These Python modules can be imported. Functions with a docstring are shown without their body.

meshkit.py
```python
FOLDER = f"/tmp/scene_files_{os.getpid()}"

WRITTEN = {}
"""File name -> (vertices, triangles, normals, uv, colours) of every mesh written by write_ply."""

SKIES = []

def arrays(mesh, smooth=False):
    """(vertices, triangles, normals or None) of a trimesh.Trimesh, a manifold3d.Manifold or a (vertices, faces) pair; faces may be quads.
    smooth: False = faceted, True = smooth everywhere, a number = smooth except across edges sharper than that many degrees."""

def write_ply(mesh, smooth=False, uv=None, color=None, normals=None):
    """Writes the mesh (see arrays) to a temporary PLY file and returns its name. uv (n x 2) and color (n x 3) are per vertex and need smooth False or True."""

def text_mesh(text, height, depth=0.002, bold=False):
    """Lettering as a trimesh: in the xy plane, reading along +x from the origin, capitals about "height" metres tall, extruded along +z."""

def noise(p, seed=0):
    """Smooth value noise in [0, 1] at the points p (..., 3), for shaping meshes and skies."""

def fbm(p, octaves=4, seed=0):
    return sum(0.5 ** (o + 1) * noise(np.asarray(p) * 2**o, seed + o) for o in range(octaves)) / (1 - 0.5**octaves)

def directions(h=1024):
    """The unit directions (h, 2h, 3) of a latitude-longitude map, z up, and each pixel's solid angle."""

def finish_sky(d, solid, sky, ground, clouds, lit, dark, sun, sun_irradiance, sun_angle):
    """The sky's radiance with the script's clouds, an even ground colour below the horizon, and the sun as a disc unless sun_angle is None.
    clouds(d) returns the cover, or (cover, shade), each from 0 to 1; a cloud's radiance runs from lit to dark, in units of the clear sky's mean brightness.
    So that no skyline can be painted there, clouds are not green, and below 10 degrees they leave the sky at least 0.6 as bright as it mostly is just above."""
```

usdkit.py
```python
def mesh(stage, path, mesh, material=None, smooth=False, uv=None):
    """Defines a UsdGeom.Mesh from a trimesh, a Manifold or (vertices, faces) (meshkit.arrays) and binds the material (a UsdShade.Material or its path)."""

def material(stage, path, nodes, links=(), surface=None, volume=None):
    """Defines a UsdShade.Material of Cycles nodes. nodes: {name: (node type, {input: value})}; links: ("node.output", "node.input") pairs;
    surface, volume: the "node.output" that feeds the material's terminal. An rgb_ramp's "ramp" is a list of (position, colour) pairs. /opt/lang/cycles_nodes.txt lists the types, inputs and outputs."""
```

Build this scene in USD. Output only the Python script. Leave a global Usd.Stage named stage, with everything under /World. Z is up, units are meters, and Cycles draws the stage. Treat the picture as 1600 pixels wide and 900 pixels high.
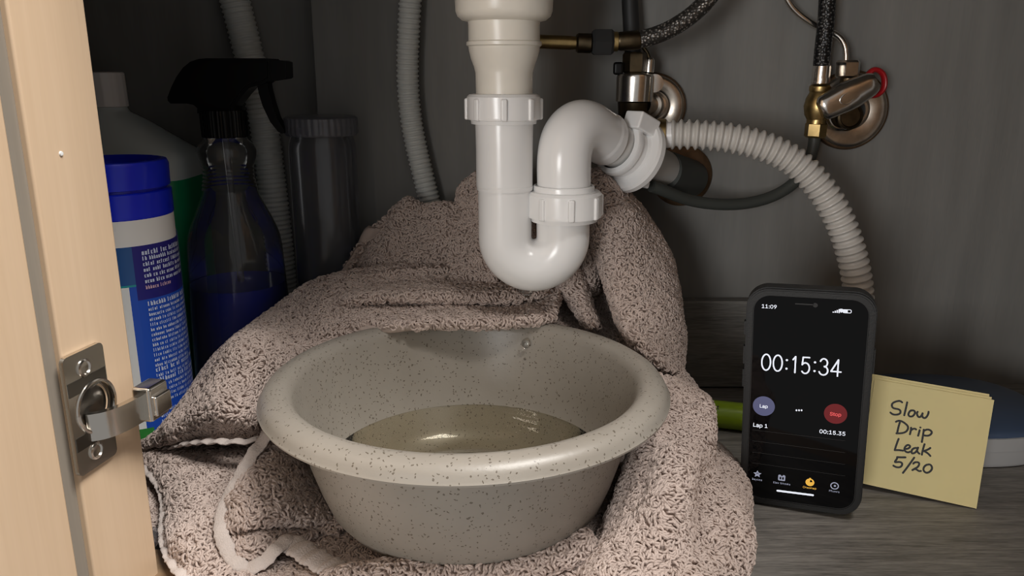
import math, random
import numpy as np, trimesh, manifold3d, usdkit, meshkit
from pxr import Usd, UsdGeom, UsdLux, Gf, Sdf, Vt, UsdShade
from scipy.interpolate import make_interp_spline
from shapely.geometry import LineString, Polygon, Point, MultiPolygon, box as sbox
from shapely.ops import unary_union
from shapely import affinity

stage = Usd.Stage.CreateInMemory()
UsdGeom.SetStageUpAxis(stage, 'Z'); UsdGeom.SetStageMetersPerUnit(stage, 1.0)
UsdGeom.Xform.Define(stage, '/World'); UsdGeom.Scope.Define(stage, '/World/Looks')
# ------------------------------------------------------------------ camera, light, exposure
F, CH, PITCH = 1250.0, 0.28, math.radians(15)
CP, SP = math.cos(PITCH), math.sin(PITCH)
cam = UsdGeom.Camera.Define(stage, '/World/camera')
cam.CreateHorizontalApertureAttr(36.0); cam.CreateVerticalApertureAttr(20.25)
cam.CreateFocalLengthAttr(36.0 * F / 1600); cam.CreateClippingRangeAttr(Gf.Vec2f(0.01, 100))
cam.CreateExposureAttr(0.0)
xf = UsdGeom.Xformable(cam); xf.AddTranslateOp().Set(Gf.Vec3d(0, 0, CH)); xf.AddRotateXOp().Set(90 - 15)
dome = UsdLux.DomeLight.Define(stage, '/World/room_ambience')
dome.CreateColorAttr(Gf.Vec3f(1.0, 0.98, 0.96)); dome.CreateIntensityAttr(0.10)
def rect(name, loc, target, w, h, power, col):
    L = UsdLux.RectLight.Define(stage, '/World/' + name)
    L.CreateWidthAttr(w); L.CreateHeightAttr(h); L.CreateIntensityAttr(power); L.CreateColorAttr(Gf.Vec3f(*col))
    m = Gf.Matrix4d().SetLookAt(Gf.Vec3d(*loc), Gf.Vec3d(*target), Gf.Vec3d(0, 0.01, 1)).GetInverse()
    UsdGeom.Xformable(L).AddTransformOp().Set(m); return L
rect('ceiling_light', (0.80, -0.12, 2.10), (-0.1, 0.40, 0.1), 1.1, 0.7, 34.0, (1.0, 0.965, 0.92))
rect('room_window', (-0.88, -1.5, 0.30), (0.10, 0.60, 0.15), 0.5, 0.6, 17.5, (1.0, 0.99, 0.975))

def P(px, py, Y):
    t = (py - 450) / F; d = Y / (CP - t * SP)
    return np.array([(px - 800) / F * d, Y, CH - d * (SP + t * CP)])
def G(px, py, z):
    t = (py - 450) / F; d = (CH - z) / (SP + t * CP)
    return np.array([(px - 800) / F * d, d * (CP - t * SP), z])
def PX(n, p):                      # n pixels at the depth of point p, in metres
    return n * (p[1] * CP + (CH - p[2]) * SP) / F

# ------------------------------------------------------------------ materials
LK = '/World/Looks/'
def mat(name, col, rough=0.5, metal=0.0, var=0.0, vscale=40, bump=0.0, bscale=200, spec=0.5, stretch=None, col2=None, **kw):
    n = {'p': ('principled_bsdf', {'base_color': col, 'roughness': rough, 'metallic': metal, 'specular_ior_level': spec, **kw})}
    l = []
    if var or bump or col2 is not None:
        n['tc'] = ('texture_coordinate', {}); n['mp'] = ('mapping', {'mapping_type': 'point', 'scale': stretch or (1, 1, 1)})
        l.append(('tc.object', 'mp.vector'))
    if var or col2 is not None:
        a = np.array(col); lo, hi = (a * (1 - var), np.minimum(a * (1 + var), 1)) if col2 is None else (a, np.array(col2))
        n['nz'] = ('noise_texture', {'scale': vscale, 'detail': 5, 'roughness': 0.6})
        n['rp'] = ('rgb_ramp', {'ramp': [(0.3, tuple(lo)), (0.7, tuple(hi))]})
        l += [('mp.vector', 'nz.vector'), ('nz.fac', 'rp.fac'), ('rp.color', 'p.base_color')]
    if bump:
        n['bz'] = ('noise_texture', {'scale': bscale, 'detail': 3}); n['bp'] = ('bump', {'strength': bump, 'distance': 0.001})
        l += [('mp.vector', 'bz.vector'), ('bz.fac', 'bp.height'), ('bp.normal', 'p.normal')]
    return usdkit.material(stage, LK + name, n, l, surface='p.BSDF')
def clear(name, tint=(1, 1, 1), ior=1.45, rough=0.03, haze=0.0, hazecol=(0.8, 0.8, 0.8)):
    n = {'t': ('transparent_bsdf', {'color': tint}), 'g': ('glossy_bsdf', {'roughness': rough, 'color': (1, 1, 1)}), 'f': ('fresnel', {'IOR': ior}),
         'm': ('mix_closure', {}), 'd': ('principled_bsdf', {'base_color': hazecol, 'roughness': 0.35}), 'h': ('mix_closure', {'fac': haze})}
    l = [('f.fac', 'm.fac'), ('t.BSDF', 'm.closure1'), ('g.BSDF', 'm.closure2'), ('m.closure', 'h.closure1'), ('d.BSDF', 'h.closure2')]
    return usdkit.material(stage, LK + name, n, l, surface='h.closure')
def emit(name, col, s):
    return usdkit.material(stage, LK + name, {'p': ('principled_bsdf', {'base_color': (0.01, 0.01, 0.01), 'roughness': 0.2, 'emission_color': col, 'emission_strength': s})}, surface='p.BSDF')
M = {}
M['wall'] = mat('wall_paint', (0.19, 0.187, 0.177), 0.75, var=0.16, vscale=9, stretch=(3, 1, 0.35), bump=0.25, bscale=60)
M['wall_dark'] = M['wall']
M['pvc'] = mat('white_pvc', (0.83, 0.825, 0.82), 0.22, bump=0.03, bscale=60)
M['pvc_cream'] = mat('aged_cream_pvc', (0.78, 0.74, 0.66), 0.3, var=0.05, vscale=25)
M['pvc_grey'] = mat('grey_pvc', (0.60, 0.59, 0.57), 0.3)
M['hose'] = mat('ribbed_hose_plastic', (0.56, 0.54, 0.51), 0.35)
M['hose_clear'] = mat('milky_hose_plastic', (0.68, 0.69, 0.66), 0.4, transmission_weight=0.15)
M['rubber'] = mat('black_rubber', (0.02, 0.02, 0.02), 0.55)
M['grey_rubber'] = mat('dark_grey_rubber', (0.055, 0.06, 0.055), 0.5)
M['black'] = mat('black_plastic', (0.004, 0.004, 0.004), 0.4, spec=0.25)
M['case'] = mat('matte_black_case', (0.007, 0.007, 0.007), 0.5, bump=0.1, bscale=900)
M['brass'] = mat('old_brass', (0.42, 0.30, 0.13), 0.35, 1.0, var=0.25, vscale=70)
M['dark_brass'] = mat('dark_bronze', (0.10, 0.075, 0.045), 0.38, 1.0, var=0.3, vscale=80)
M['chrome'] = mat('worn_chrome', (0.72, 0.68, 0.63), 0.2, 1.0, var=0.2, vscale=60)
M['nickel'] = mat('hinge_nickel', (0.66, 0.63, 0.58), 0.2, 1.0, bump=0.04, bscale=150)
M['dark_nickel'] = mat('hinge_nickel_dark', (0.20, 0.19, 0.175), 0.25, 1.0)
M['escutcheon'] = mat('rusty_chrome', (0.60, 0.54, 0.47), 0.28, 1.0, var=0.4, vscale=35)
M['rust'] = mat('rusty_rim', (0.17, 0.105, 0.06), 0.55, 0.8, var=0.4, vscale=60)
M['red'] = mat('red_plastic', (0.36, 0.008, 0.012), 0.35)
M['blue_lid'] = mat('cobalt_plastic', (0.006, 0.02, 0.6), 0.25)
M['white_plastic'] = mat('white_plastic', (0.84, 0.82, 0.79), 0.3)
M['grey_plastic'] = mat('grey_white_plastic', (0.42, 0.42, 0.42), 0.35)
M['slate'] = mat('slate_blue_plastic', (0.055, 0.085, 0.15), 0.4)
M['navy'] = mat('label_navy', (0.018, 0.015, 0.2), 0.35)
M['label_blue'] = mat('label_blue', (0.012, 0.08, 0.5), 0.35)
M['label_teal'] = mat('label_teal', (0.02, 0.09, 0.28), 0.35)
M['label_teal_line'] = mat('label_teal_line', (0.02, 0.3, 0.33), 0.35)
M['label_white'] = mat('label_white', (0.82, 0.83, 0.82), 0.4)
M['label_green'] = mat('label_green', (0.03, 0.24, 0.04), 0.4)
M['label_yellow'] = mat('label_yellow', (0.7, 0.62, 0.1), 0.4)
M['print'] = mat('label_print', (0.62, 0.68, 0.85), 0.4)
M['print_pink'] = mat('label_print_pink', (0.6, 0.4, 0.5), 0.4)
M['jug_label'] = mat('jug_label_blue', (0.16, 0.28, 0.42), 0.4)
M['jug_amber'] = mat('jug_label_amber', (0.6, 0.36, 0.08), 0.4)
M['green_marker'] = mat('lime_plastic', (0.22, 0.33, 0.008), 0.3)
M['ink'] = mat('ink', (0.012, 0.012, 0.014), 0.6)
M['paper'] = mat('yellow_paper', (0.68, 0.58, 0.29), 0.8, var=0.03, vscale=15)
M['screen'] = mat('screen_glass', (0.002, 0.002, 0.0025), 0.05, spec=0.25)
M['screen_line'] = mat('screen_line', (0.03, 0.03, 0.03), 0.2)
M['ui_white'] = emit('screen_white', (0.9, 0.92, 1.0), 0.9)
M['ui_grey'] = emit('screen_grey', (0.6, 0.62, 0.8), 0.45)
M['ui_lap'] = emit('screen_violet', (0.12, 0.125, 0.24), 0.7)
M['ui_stop'] = emit('screen_dark_red', (0.22, 0.008, 0.012), 0.6)
M['ui_red'] = emit('screen_red', (1.0, 0.12, 0.12), 0.8)
M['ui_orange'] = emit('screen_orange', (1.0, 0.55, 0.08), 0.8)
M['towel'] = mat('terry_ground', (0.42, 0.34, 0.30), 0.95, spec=0.1, var=0.06, vscale=60)
M['pile'] = mat('terry_loops', (0.44, 0.355, 0.315), 0.9, spec=0.15, col2=(0.56, 0.46, 0.41), vscale=110)
M['hem'] = mat('towel_hem_weave', (0.52, 0.455, 0.42), 0.85, spec=0.15, var=0.06, vscale=80, bump=0.5, bscale=900)
M['water'] = clear('water_surface', (0.88, 0.86, 0.80), 1.33, 0.06)
M['drop'] = mat('water_drop', (1, 1, 1), 0.0, transmission_weight=1.0, ior=1.33)
M['glass'] = clear('clear_pet', (0.93, 0.94, 0.94), 1.5, 0.05, haze=0.05, hazecol=(0.5, 0.52, 0.52))
M['glass_jar'] = clear('smoky_pet', (0.82, 0.83, 0.85), 1.45, 0.12, haze=0.10, hazecol=(0.3, 0.3, 0.33))
M['jar_lid'] = clear('smoky_lid', (0.55, 0.55, 0.6), 1.45, 0.2, haze=0.5, hazecol=(0.2, 0.2, 0.22))
M['milk_jug'] = clear('milky_jug_plastic', (0.6, 0.68, 0.66), 1.4, 0.3, haze=0.72, hazecol=(0.78, 0.86, 0.86))
M['jug_cap'] = mat('jug_cap_white', (0.72, 0.70, 0.69), 0.45)
M['green_liquid'] = mat('green_liquid', (0.008, 0.28, 0.11), 0.3)
M['blue_liquid'] = clear('blue_liquid', (0.03, 0.05, 0.5), 1.33, 0.05, haze=0.6, hazecol=(0.004, 0.03, 0.75))
def wood(name, c1, c2, axis, rough=0.55, contrast=(0.35, 0.65), scale=1.0, bump=0.15, c3=None):
    s = [60.0 * scale, 60.0 * scale, 60.0 * scale]; s[axis] = (2.2 if scale < 1.5 else 4.5) * scale
    n = {'tc': ('texture_coordinate', {}), 'mp': ('mapping', {'mapping_type': 'point', 'scale': tuple(s)}),
         'nz': ('noise_texture', {'scale': 1.0, 'detail': 6, 'roughness': 0.65, 'distortion': 0.6}),
         'mp2': ('mapping', {'mapping_type': 'point', 'scale': tuple(x * 5 for x in s)}), 'n2': ('noise_texture', {'scale': 1.0, 'detail': 3, 'roughness': 0.7}),
         'mx': ('mix_float', {'fac': 0.45}), 'rp': ('rgb_ramp', {'ramp': [(contrast[0], c1), (contrast[1], c2)]}),
         'p': ('principled_bsdf', {'roughness': rough}), 'bp': ('bump', {'strength': bump, 'distance': 0.0006})}
    l = [('tc.object', 'mp.vector'), ('tc.object', 'mp2.vector'), ('mp.vector', 'nz.vector'), ('mp2.vector', 'n2.vector'), ('nz.fac', 'mx.a'), ('n2.fac', 'mx.b'),
         ('mx.result', 'rp.fac'), ('rp.color', 'p.base_color'), ('mx.result', 'bp.height'), ('bp.normal', 'p.normal')]
    return usdkit.material(stage, LK + name, n, l, surface='p.BSDF')
M['laminate'] = wood('grey_oak_laminate', (0.085, 0.078, 0.07), (0.25, 0.232, 0.208), 0, 0.55, (0.38, 0.62), 2.6, bump=0.3)
M['board'] = wood('grey_board', (0.09, 0.087, 0.08), (0.25, 0.24, 0.22), 0, 0.6, (0.35, 0.65), 2.2, bump=0.3)
M['maple'] = wood('maple_veneer', (0.60, 0.43, 0.28), (0.71, 0.535, 0.375), 2, 0.42, (0.25, 0.75), 0.55, bump=0.03)
M['groove'] = wood('grey_groove', (0.22, 0.19, 0.155), (0.30, 0.265, 0.22), 2, 0.55, (0.25, 0.75), 0.6, bump=0.03)
M['rail'] = wood('brown_rail', (0.20, 0.125, 0.07), (0.33, 0.22, 0.13), 0, 0.5, (0.3, 0.7), 0.6)
def speckle():
    n = {'tc': ('texture_coordinate', {}), 'wn': ('noise_texture', {'scale': 260, 'detail': 2}), 'wm': ('vector_math', {'math_type': 'multiply_add', 'vector2': (0.004, 0.004, 0.004)}),
         'v': ('voronoi_texture', {'scale': 480.0, 'feature': 'f1', 'randomness': 1.0}), 'pick': ('separate_color', {}),
         'lt': ('math', {'math_type': 'less_than', 'value2': 0.28}), 'gt': ('math', {'math_type': 'greater_than', 'value2': 0.55}), 'mu': ('math', {'math_type': 'multiply'}), 'mu2': ('math', {'math_type': 'multiply', 'value2': 0.8}),
         'mx': ('mix_color', {'a': (0.285, 0.262, 0.23), 'b': (0.09, 0.07, 0.05)}),
         'nz': ('noise_texture', {'scale': 18, 'detail': 5}), 'rp': ('rgb_ramp', {'ramp': [(0.3, (0.25, 0.226, 0.193)), (0.7, (0.29, 0.264, 0.228))]}),
         'bp': ('bump', {'strength': 0.12, 'distance': 0.0006}), 'fz': ('noise_texture', {'scale': 420, 'detail': 2}), 'p': ('principled_bsdf', {'roughness': 0.36})}
    l = [('tc.object', 'wn.vector'), ('wn.color', 'wm.vector1'), ('tc.object', 'wm.vector3'), ('wm.vector', 'v.vector'), ('v.distance', 'lt.value1'), ('v.color', 'pick.color'), ('pick.r', 'gt.value1'),
         ('lt.value', 'mu.value1'), ('gt.value', 'mu.value2'), ('mu.value', 'mu2.value1'), ('mu2.value', 'mx.fac'), ('tc.object', 'nz.vector'), ('nz.fac', 'rp.fac'), ('rp.color', 'mx.a'),
         ('mx.result', 'p.base_color'), ('tc.object', 'fz.vector'), ('fz.fac', 'bp.height'), ('bp.normal', 'p.normal')]
    return usdkit.material(stage, LK + 'speckled_plastic', n, l, surface='p.BSDF')
M['basin'] = speckle()
def braid(name, c1, c2, sc, metal):
    n = {'tc': ('texture_coordinate', {}), 'v': ('voronoi_texture', {'scale': sc, 'feature': 'f1', 'randomness': 0.75}), 'rp': ('rgb_ramp', {'ramp': [(0.18, c2), (0.4, c1)]}),
         'p': ('principled_bsdf', {'roughness': 0.35, 'metallic': metal}), 'bp': ('bump', {'strength': 0.7, 'distance': 0.0008, 'invert': True})}
    l = [('tc.object', 'v.vector'), ('v.distance', 'rp.fac'), ('rp.color', 'p.base_color'), ('v.distance', 'bp.height'), ('bp.normal', 'p.normal')]
    return usdkit.material(stage, LK + name, n, l, surface='p.BSDF')
M['braid'] = braid('steel_braid', (0.07, 0.065, 0.06), (0.5, 0.47, 0.44), 420, 0.7)
M['black_braid'] = braid('black_braid', (0.006, 0.006, 0.007), (0.14, 0.14, 0.14), 420, 0.3)

# ------------------------------------------------------------------ mesh helpers
USED = {}
def numbered(name):
    k = USED.get(name, 0); USED[name] = k + 1
    return name if k == 0 else f'{name}_{k:03d}'
def tag(prim, label=None, cat=None, group=None, kind=None):
    p = prim.GetPrim() if hasattr(prim, 'GetPrim') else prim
    for k, v in (('label', label), ('category', cat), ('group', group), ('kind', kind)):
        if v: p.SetCustomDataByKey(k, v)
    return p
def thing(name, label, cat, loc=(0, 0, 0), group=None):
    x = UsdGeom.Xform.Define(stage, '/World/' + numbered(name)); x.AddTranslateOp().Set(Gf.Vec3d(*map(float, loc)))
    tag(x, label, cat, group); return (str(x.GetPath()), np.array(loc, float))
def norm(mesh):
    return mesh
def shift(mesh, off):
    v, f, n = meshkit.arrays(mesh); return trimesh.Trimesh(np.array(v) - off, f, process=False)
def obj(name, mesh, m, parent=None, smooth=35, label=None, kind=None):
    """one Mesh; world-space mesh data; parent is a thing (path, origin) or a part (path, origin)."""
    if isinstance(mesh, (list,)): mesh = trimesh.util.concatenate([shift(x, 0) for x in mesh])
    base, off = parent if parent else ('/World', np.zeros(3))
    path = base + '/' + (numbered(name) if not parent else numbered_in(base, name))
    pr = usdkit.mesh(stage, path, shift(mesh, off), M[m] if isinstance(m, str) else m, smooth=smooth)
    if label or kind: tag(pr, label, kind=kind)
    return (path, off)
SUB = {}
def numbered_in(base, name):
    k = SUB.get((base, name), 0); SUB[(base, name)] = k + 1
    return name if k == 0 else f'{name}_{k:03d}'
def single(name, mesh, m, label, cat, group=None, smooth=35, origin=None):
    v = meshkit.arrays(mesh if not isinstance(mesh, list) else trimesh.util.concatenate([shift(x, 0) for x in mesh]))[0]
    o = np.array([(v[:, 0].min() + v[:, 0].max()) / 2, (v[:, 1].min() + v[:, 1].max()) / 2, v[:, 2].min()]) if origin is None else origin
    if isinstance(mesh, list): mesh = trimesh.util.concatenate([shift(x, 0) for x in mesh])
    path = '/World/' + numbered(name)
    pr = usdkit.mesh(stage, path, shift(mesh, o), M[m], smooth=smooth); UsdGeom.Xformable(pr).AddTranslateOp().Set(Gf.Vec3d(*map(float, o)))
    tag(pr, label, cat, group); return (path, o)
def struct(name, mesh, m, smooth=False):
    path = '/World/' + name
    pr = usdkit.mesh(stage, path, mesh, M[m], smooth=smooth); tag(pr, kind='structure'); return (path, np.zeros(3))
def bx(x0, x1, y0, y1, z0, z1):
    b = trimesh.creation.box([x1 - x0, y1 - y0, z1 - z0]); b.apply_translation([(x0 + x1) / 2, (y0 + y1) / 2, (z0 + z1) / 2]); return b
def rbox(w, d, h, r, seg=16):
    s = manifold3d.Manifold.sphere(r, seg)
    pts = [s.translate([sx * (w / 2 - r), sy * (d / 2 - r), sz * (h / 2 - r)]) for sx in (-1, 1) for sy in (-1, 1) for sz in (-1, 1)]
    return trimesh.Trimesh(*meshkit.arrays(manifold3d.Manifold.batch_hull(pts))[:2], process=False)
def unit(v): v = np.asarray(v, float); return v / np.linalg.norm(v)
def frame(d, up=(0, 0, 1)):
    z = unit(d); x = np.cross(up, z)
    if np.linalg.norm(x) < 1e-4: x = np.cross((0, -1, 0), z)
    x = unit(x); return np.stack([x, np.cross(z, x), z], 1)
def xform(mesh, R, o):
    v, f, _ = meshkit.arrays(mesh); return trimesh.Trimesh(v @ np.asarray(R).T + np.asarray(o), f, process=False)
def lathe(prof, n=48, o=(0, 0, 0), d=(0, 0, 1), mod=None):
    prof = np.array(prof, float); k = len(prof); a = np.linspace(0, 2 * np.pi, n, endpoint=False)
    r = prof[:, :1] * np.ones((1, n))
    if mod is not None: r = mod(r, prof[:, 1:2], a[None, :])
    v = np.stack([r * np.cos(a), r * np.sin(a), prof[:, 1:2] * np.ones((1, n))], -1).reshape(-1, 3)
    i, j = np.meshgrid(np.arange(k - 1), np.arange(n), indexing='ij'); j2 = (j + 1) % n
    q = np.stack([i * n + j, i * n + j2, (i + 1) * n + j2, (i + 1) * n + j], -1).reshape(-1, 4)
    f = np.vstack([q[:, [0, 1, 2]], q[:, [0, 2, 3]]])
    m = trimesh.Trimesh(v, f, process=False); m.merge_vertices(); m.update_faces(m.nondegenerate_faces())
    if m.volume < 0: m.invert()
    return xform(m, frame(d), o)
def smoothpath(pts, n=80):
    p = np.array(pts, float); t = np.r_[0, np.cumsum(np.linalg.norm(np.diff(p, axis=0), axis=1))]
    s = make_interp_spline(t, p, k=min(3, len(p) - 1)); u = np.linspace(0, t[-1], n * 4); q = s(u)
    L = np.r_[0, np.cumsum(np.linalg.norm(np.diff(q, axis=0), axis=1))]; w = np.linspace(0, L[-1], n)
    return np.stack([np.interp(w, L, q[:, k]) for k in range(3)], 1), L[-1]
def sweep(path, r, n=20, cap=True, sq=None, up=(0, 0, 1), round_caps=False):
    p = np.asarray(path, float); k = len(p); T = np.gradient(p, axis=0); T /= np.linalg.norm(T, axis=1, keepdims=True)
    R = frame(T[0], up)[:, 0]; V = []; rr = np.broadcast_to(np.asarray(r, float), (k,)).copy(); a = np.linspace(0, 2 * np.pi, n, endpoint=False)
    if round_caps:
        s = np.r_[0, np.cumsum(np.linalg.norm(np.diff(p, axis=0), axis=1))]; e = np.minimum(s, s[-1] - s)
        q = np.clip(e / rr, 0, 1); rr = rr * np.maximum(np.sqrt(1 - (1 - q) ** 2), 0.05)
    sx, sy = sq or (1, 1)
    for i in range(k):
        R = unit(R - T[i] * (R @ T[i])); B = np.cross(T[i], R)
        V.append(p[i] + rr[i] * (sx * np.cos(a)[:, None] * R + sy * np.sin(a)[:, None] * B))
    V = np.vstack(V); i, j = np.meshgrid(np.arange(k - 1), np.arange(n), indexing='ij'); j2 = (j + 1) % n
    q = np.stack([i * n + j, i * n + j2, (i + 1) * n + j2, (i + 1) * n + j], -1).reshape(-1, 4)
    f = [q[:, [0, 1, 2]], q[:, [0, 2, 3]]]
    if cap:
        V = np.vstack([V, p[0], p[-1]]); c0, c1 = len(V) - 2, len(V) - 1; jj = np.arange(n)
        f += [np.stack([np.full(n, c0), (jj + 1) % n, jj], 1), np.stack([np.full(n, c1), (k - 1) * n + jj, (k - 1) * n + (jj + 1) % n], 1)]
    return trimesh.Trimesh(V, np.vstack(f), process=False)
def corrugated(pts, r, pitch, depth, n=28, per=7):
    _, L = smoothpath(pts, 60); k = int(L / pitch * per); p, L = smoothpath(pts, k)
    ph = np.linspace(0, L / pitch, k) % 1
    wv = np.clip(np.sin(2 * np.pi * ph) * 1.6 - 0.15, -1, 1) * 0.5 + 0.5
    return sweep(p, r - depth * (1 - wv), n)
def hexnut(r, h, o, d, ch=0.12):
    m = lathe([(0, 0), (r * 0.86, 0), (r, h * ch), (r, h * (1 - ch)), (r * 0.86, h), (0, h)], 6, (0, 0, 0)); return xform(m, frame(d), o)
def ribbon(strokes, w):
    return unary_union([LineString(s).buffer(w / 2, quad_segs=4) if len(s) > 1 else Point(s[0]).buffer(w / 2) for s in strokes])
def extr(shape, h):
    gs = [g for g in getattr(shape, 'geoms', [shape]) if g.area > 0]
    return trimesh.util.concatenate([trimesh.creation.extrude_polygon(g, h, engine='earcut') for g in gs])
def curve2(pts, n=24):
    p = np.array(pts, float)
    if len(p) < 3: return p
    t = np.r_[0, np.cumsum(np.linalg.norm(np.diff(p, axis=0), axis=1))]
    return make_interp_spline(t, p, k=min(3, len(p) - 1) if len(p) > 3 else 2)(np.linspace(0, t[-1], n))
def rrect(w, h, r, cx=0, cy=0, q=10):
    return affinity.translate(sbox(-w / 2 + r, -h / 2 + r, w / 2 - r, h / 2 - r).buffer(r, quad_segs=q), cx, cy)

# ================================================================== the cabinet
XL, XR, YB, YF, ZT = -0.42, 0.54, 0.70, 0.395, 0.62
xs = P(495, 150, YB)[0]
fl = struct('floor', bx(XL, XR, YF, YB + 0.06, -0.018, 0), 'laminate')
struct('wall_back', [bx(xs, XR, YB, YB + 0.018, 0, ZT), bx(XL, xs, YB + 0.035, YB + 0.05, 0, ZT)][0].union if False else trimesh.util.concatenate([bx(xs, XR, YB, YB + 0.05, 0, ZT), bx(XL, xs + 0.001, YB + 0.035, YB + 0.05, 0, ZT)]), 'wall')
struct('wall_left', bx(XL - 0.018, XL, YF, YB + 0.05, 0, ZT), 'wall')
struct('wall_right', bx(XR, XR + 0.018, YF, YB + 0.05, 0, ZT), 'wall')
struct('ceiling', bx(XL - 0.018, XR + 0.018, YF - 0.03, YB + 0.05, ZT, ZT + 0.03), 'wall')
a55 = math.radians(58); struct('door_1', xform(bx(0, 0.018, -0.36, 0, -0.12, 0.66), np.array([[math.cos(a55), math.sin(a55), 0], [-math.sin(a55), math.cos(a55), 0], [0, 0, 1]]), [XR - 0.01, YF - 0.034, 0]), 'maple')
struct('wall_front', bx(XL - 0.018, -0.216, 0.405, 0.42, 0.004, ZT), 'wall')
struct('trim_3', bx(-0.196, XR + 0.018, YF - 0.03, YF - 0.01, 0.50, ZT), 'maple')
struct('trim_1', bx(XL, -0.188, YF - 0.02, 0.424, -0.06, 0.0035), 'rail')
struct('trim_2', bx(-0.188, XR, YF - 0.02, YF, -0.06, 0.0), 'rail')

# a length of grey board against the back wall
a, b = P(1010, 467, 0.692), P(1352, 479, 0.692)
single('backing_board', xform(rbox(b[0] - a[0], 0.012, a[2] - 0.002, 0.0012, 8), np.eye(3), [(a[0] + b[0]) / 2, 0.6925, a[2] / 2 + 0.0005]), 'board',
       'weathered grey wood-grain board lying along the back wall behind the phone', 'board')

# ================================================================== door with hinge
E0 = np.array([-0.2028, 0.402]); D = unit(np.array([-0.20, -1.0])); Nn = np.array([-D[1], D[0]])   # along the door towards the camera, and its inner face normal
if Nn[0] < 0: Nn = -Nn
RD = np.stack([np.r_[D, 0], np.array([0, 0, 1.0]), np.r_[Nn, 0]], 1)      # local x = along door, y = up, z = face normal
if np.linalg.det(RD) < 0: pass
OD = np.r_[E0, 0]
def dl(mesh):
    m = xform(mesh, RD, OD)
    if np.linalg.det(RD) < 0: m.invert()
    return m
door = thing('cabinet_door', 'open pale maple cabinet door with a metal hinge, at the left edge', 'door', OD)
SW = 0.0475
stile = xform(rbox(SW, 0.80, 0.019, 0.0015, 8), np.eye(3), [SW / 2, 0.27, -0.0095]); obj('stile', dl(stile), 'maple', door)
obj('groove', dl(bx(SW - 0.0005, SW + 0.009, -0.13, 0.67, -0.019, -0.0035)), 'groove', door, label='grey recessed groove')
obj('panel', dl(xform(rbox(0.32, 0.80, 0.018, 0.0015, 8), np.eye(3), [SW + 0.009 + 0.16, 0.27, -0.0102])), 'maple', door)
def door_uv(px, py, off=0.0):        # where the line of sight meets the door's face
    d = np.array([(px - 800) / F, 0, 0]); t = (py - 450) / F
    ray = np.array([(px - 800) / F, CP - t * SP, -(SP + t * CP)]); n = np.r_[Nn, 0]
    s = ((OD + n * off - np.array([0, 0, CH])) @ n) / (ray @ n); q = np.array([0, 0, CH]) + ray * s - OD
    return np.array([q @ RD[:, 0], q[2]])
u, w = door_uv(95, 240); obj('wood_plug', dl(lathe([(0.0012, 0), (0.001, 0.0006), (0, 0.0008)], 12, (u, w, 0))), 'label_white', door, label='tiny pale plug')
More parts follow.
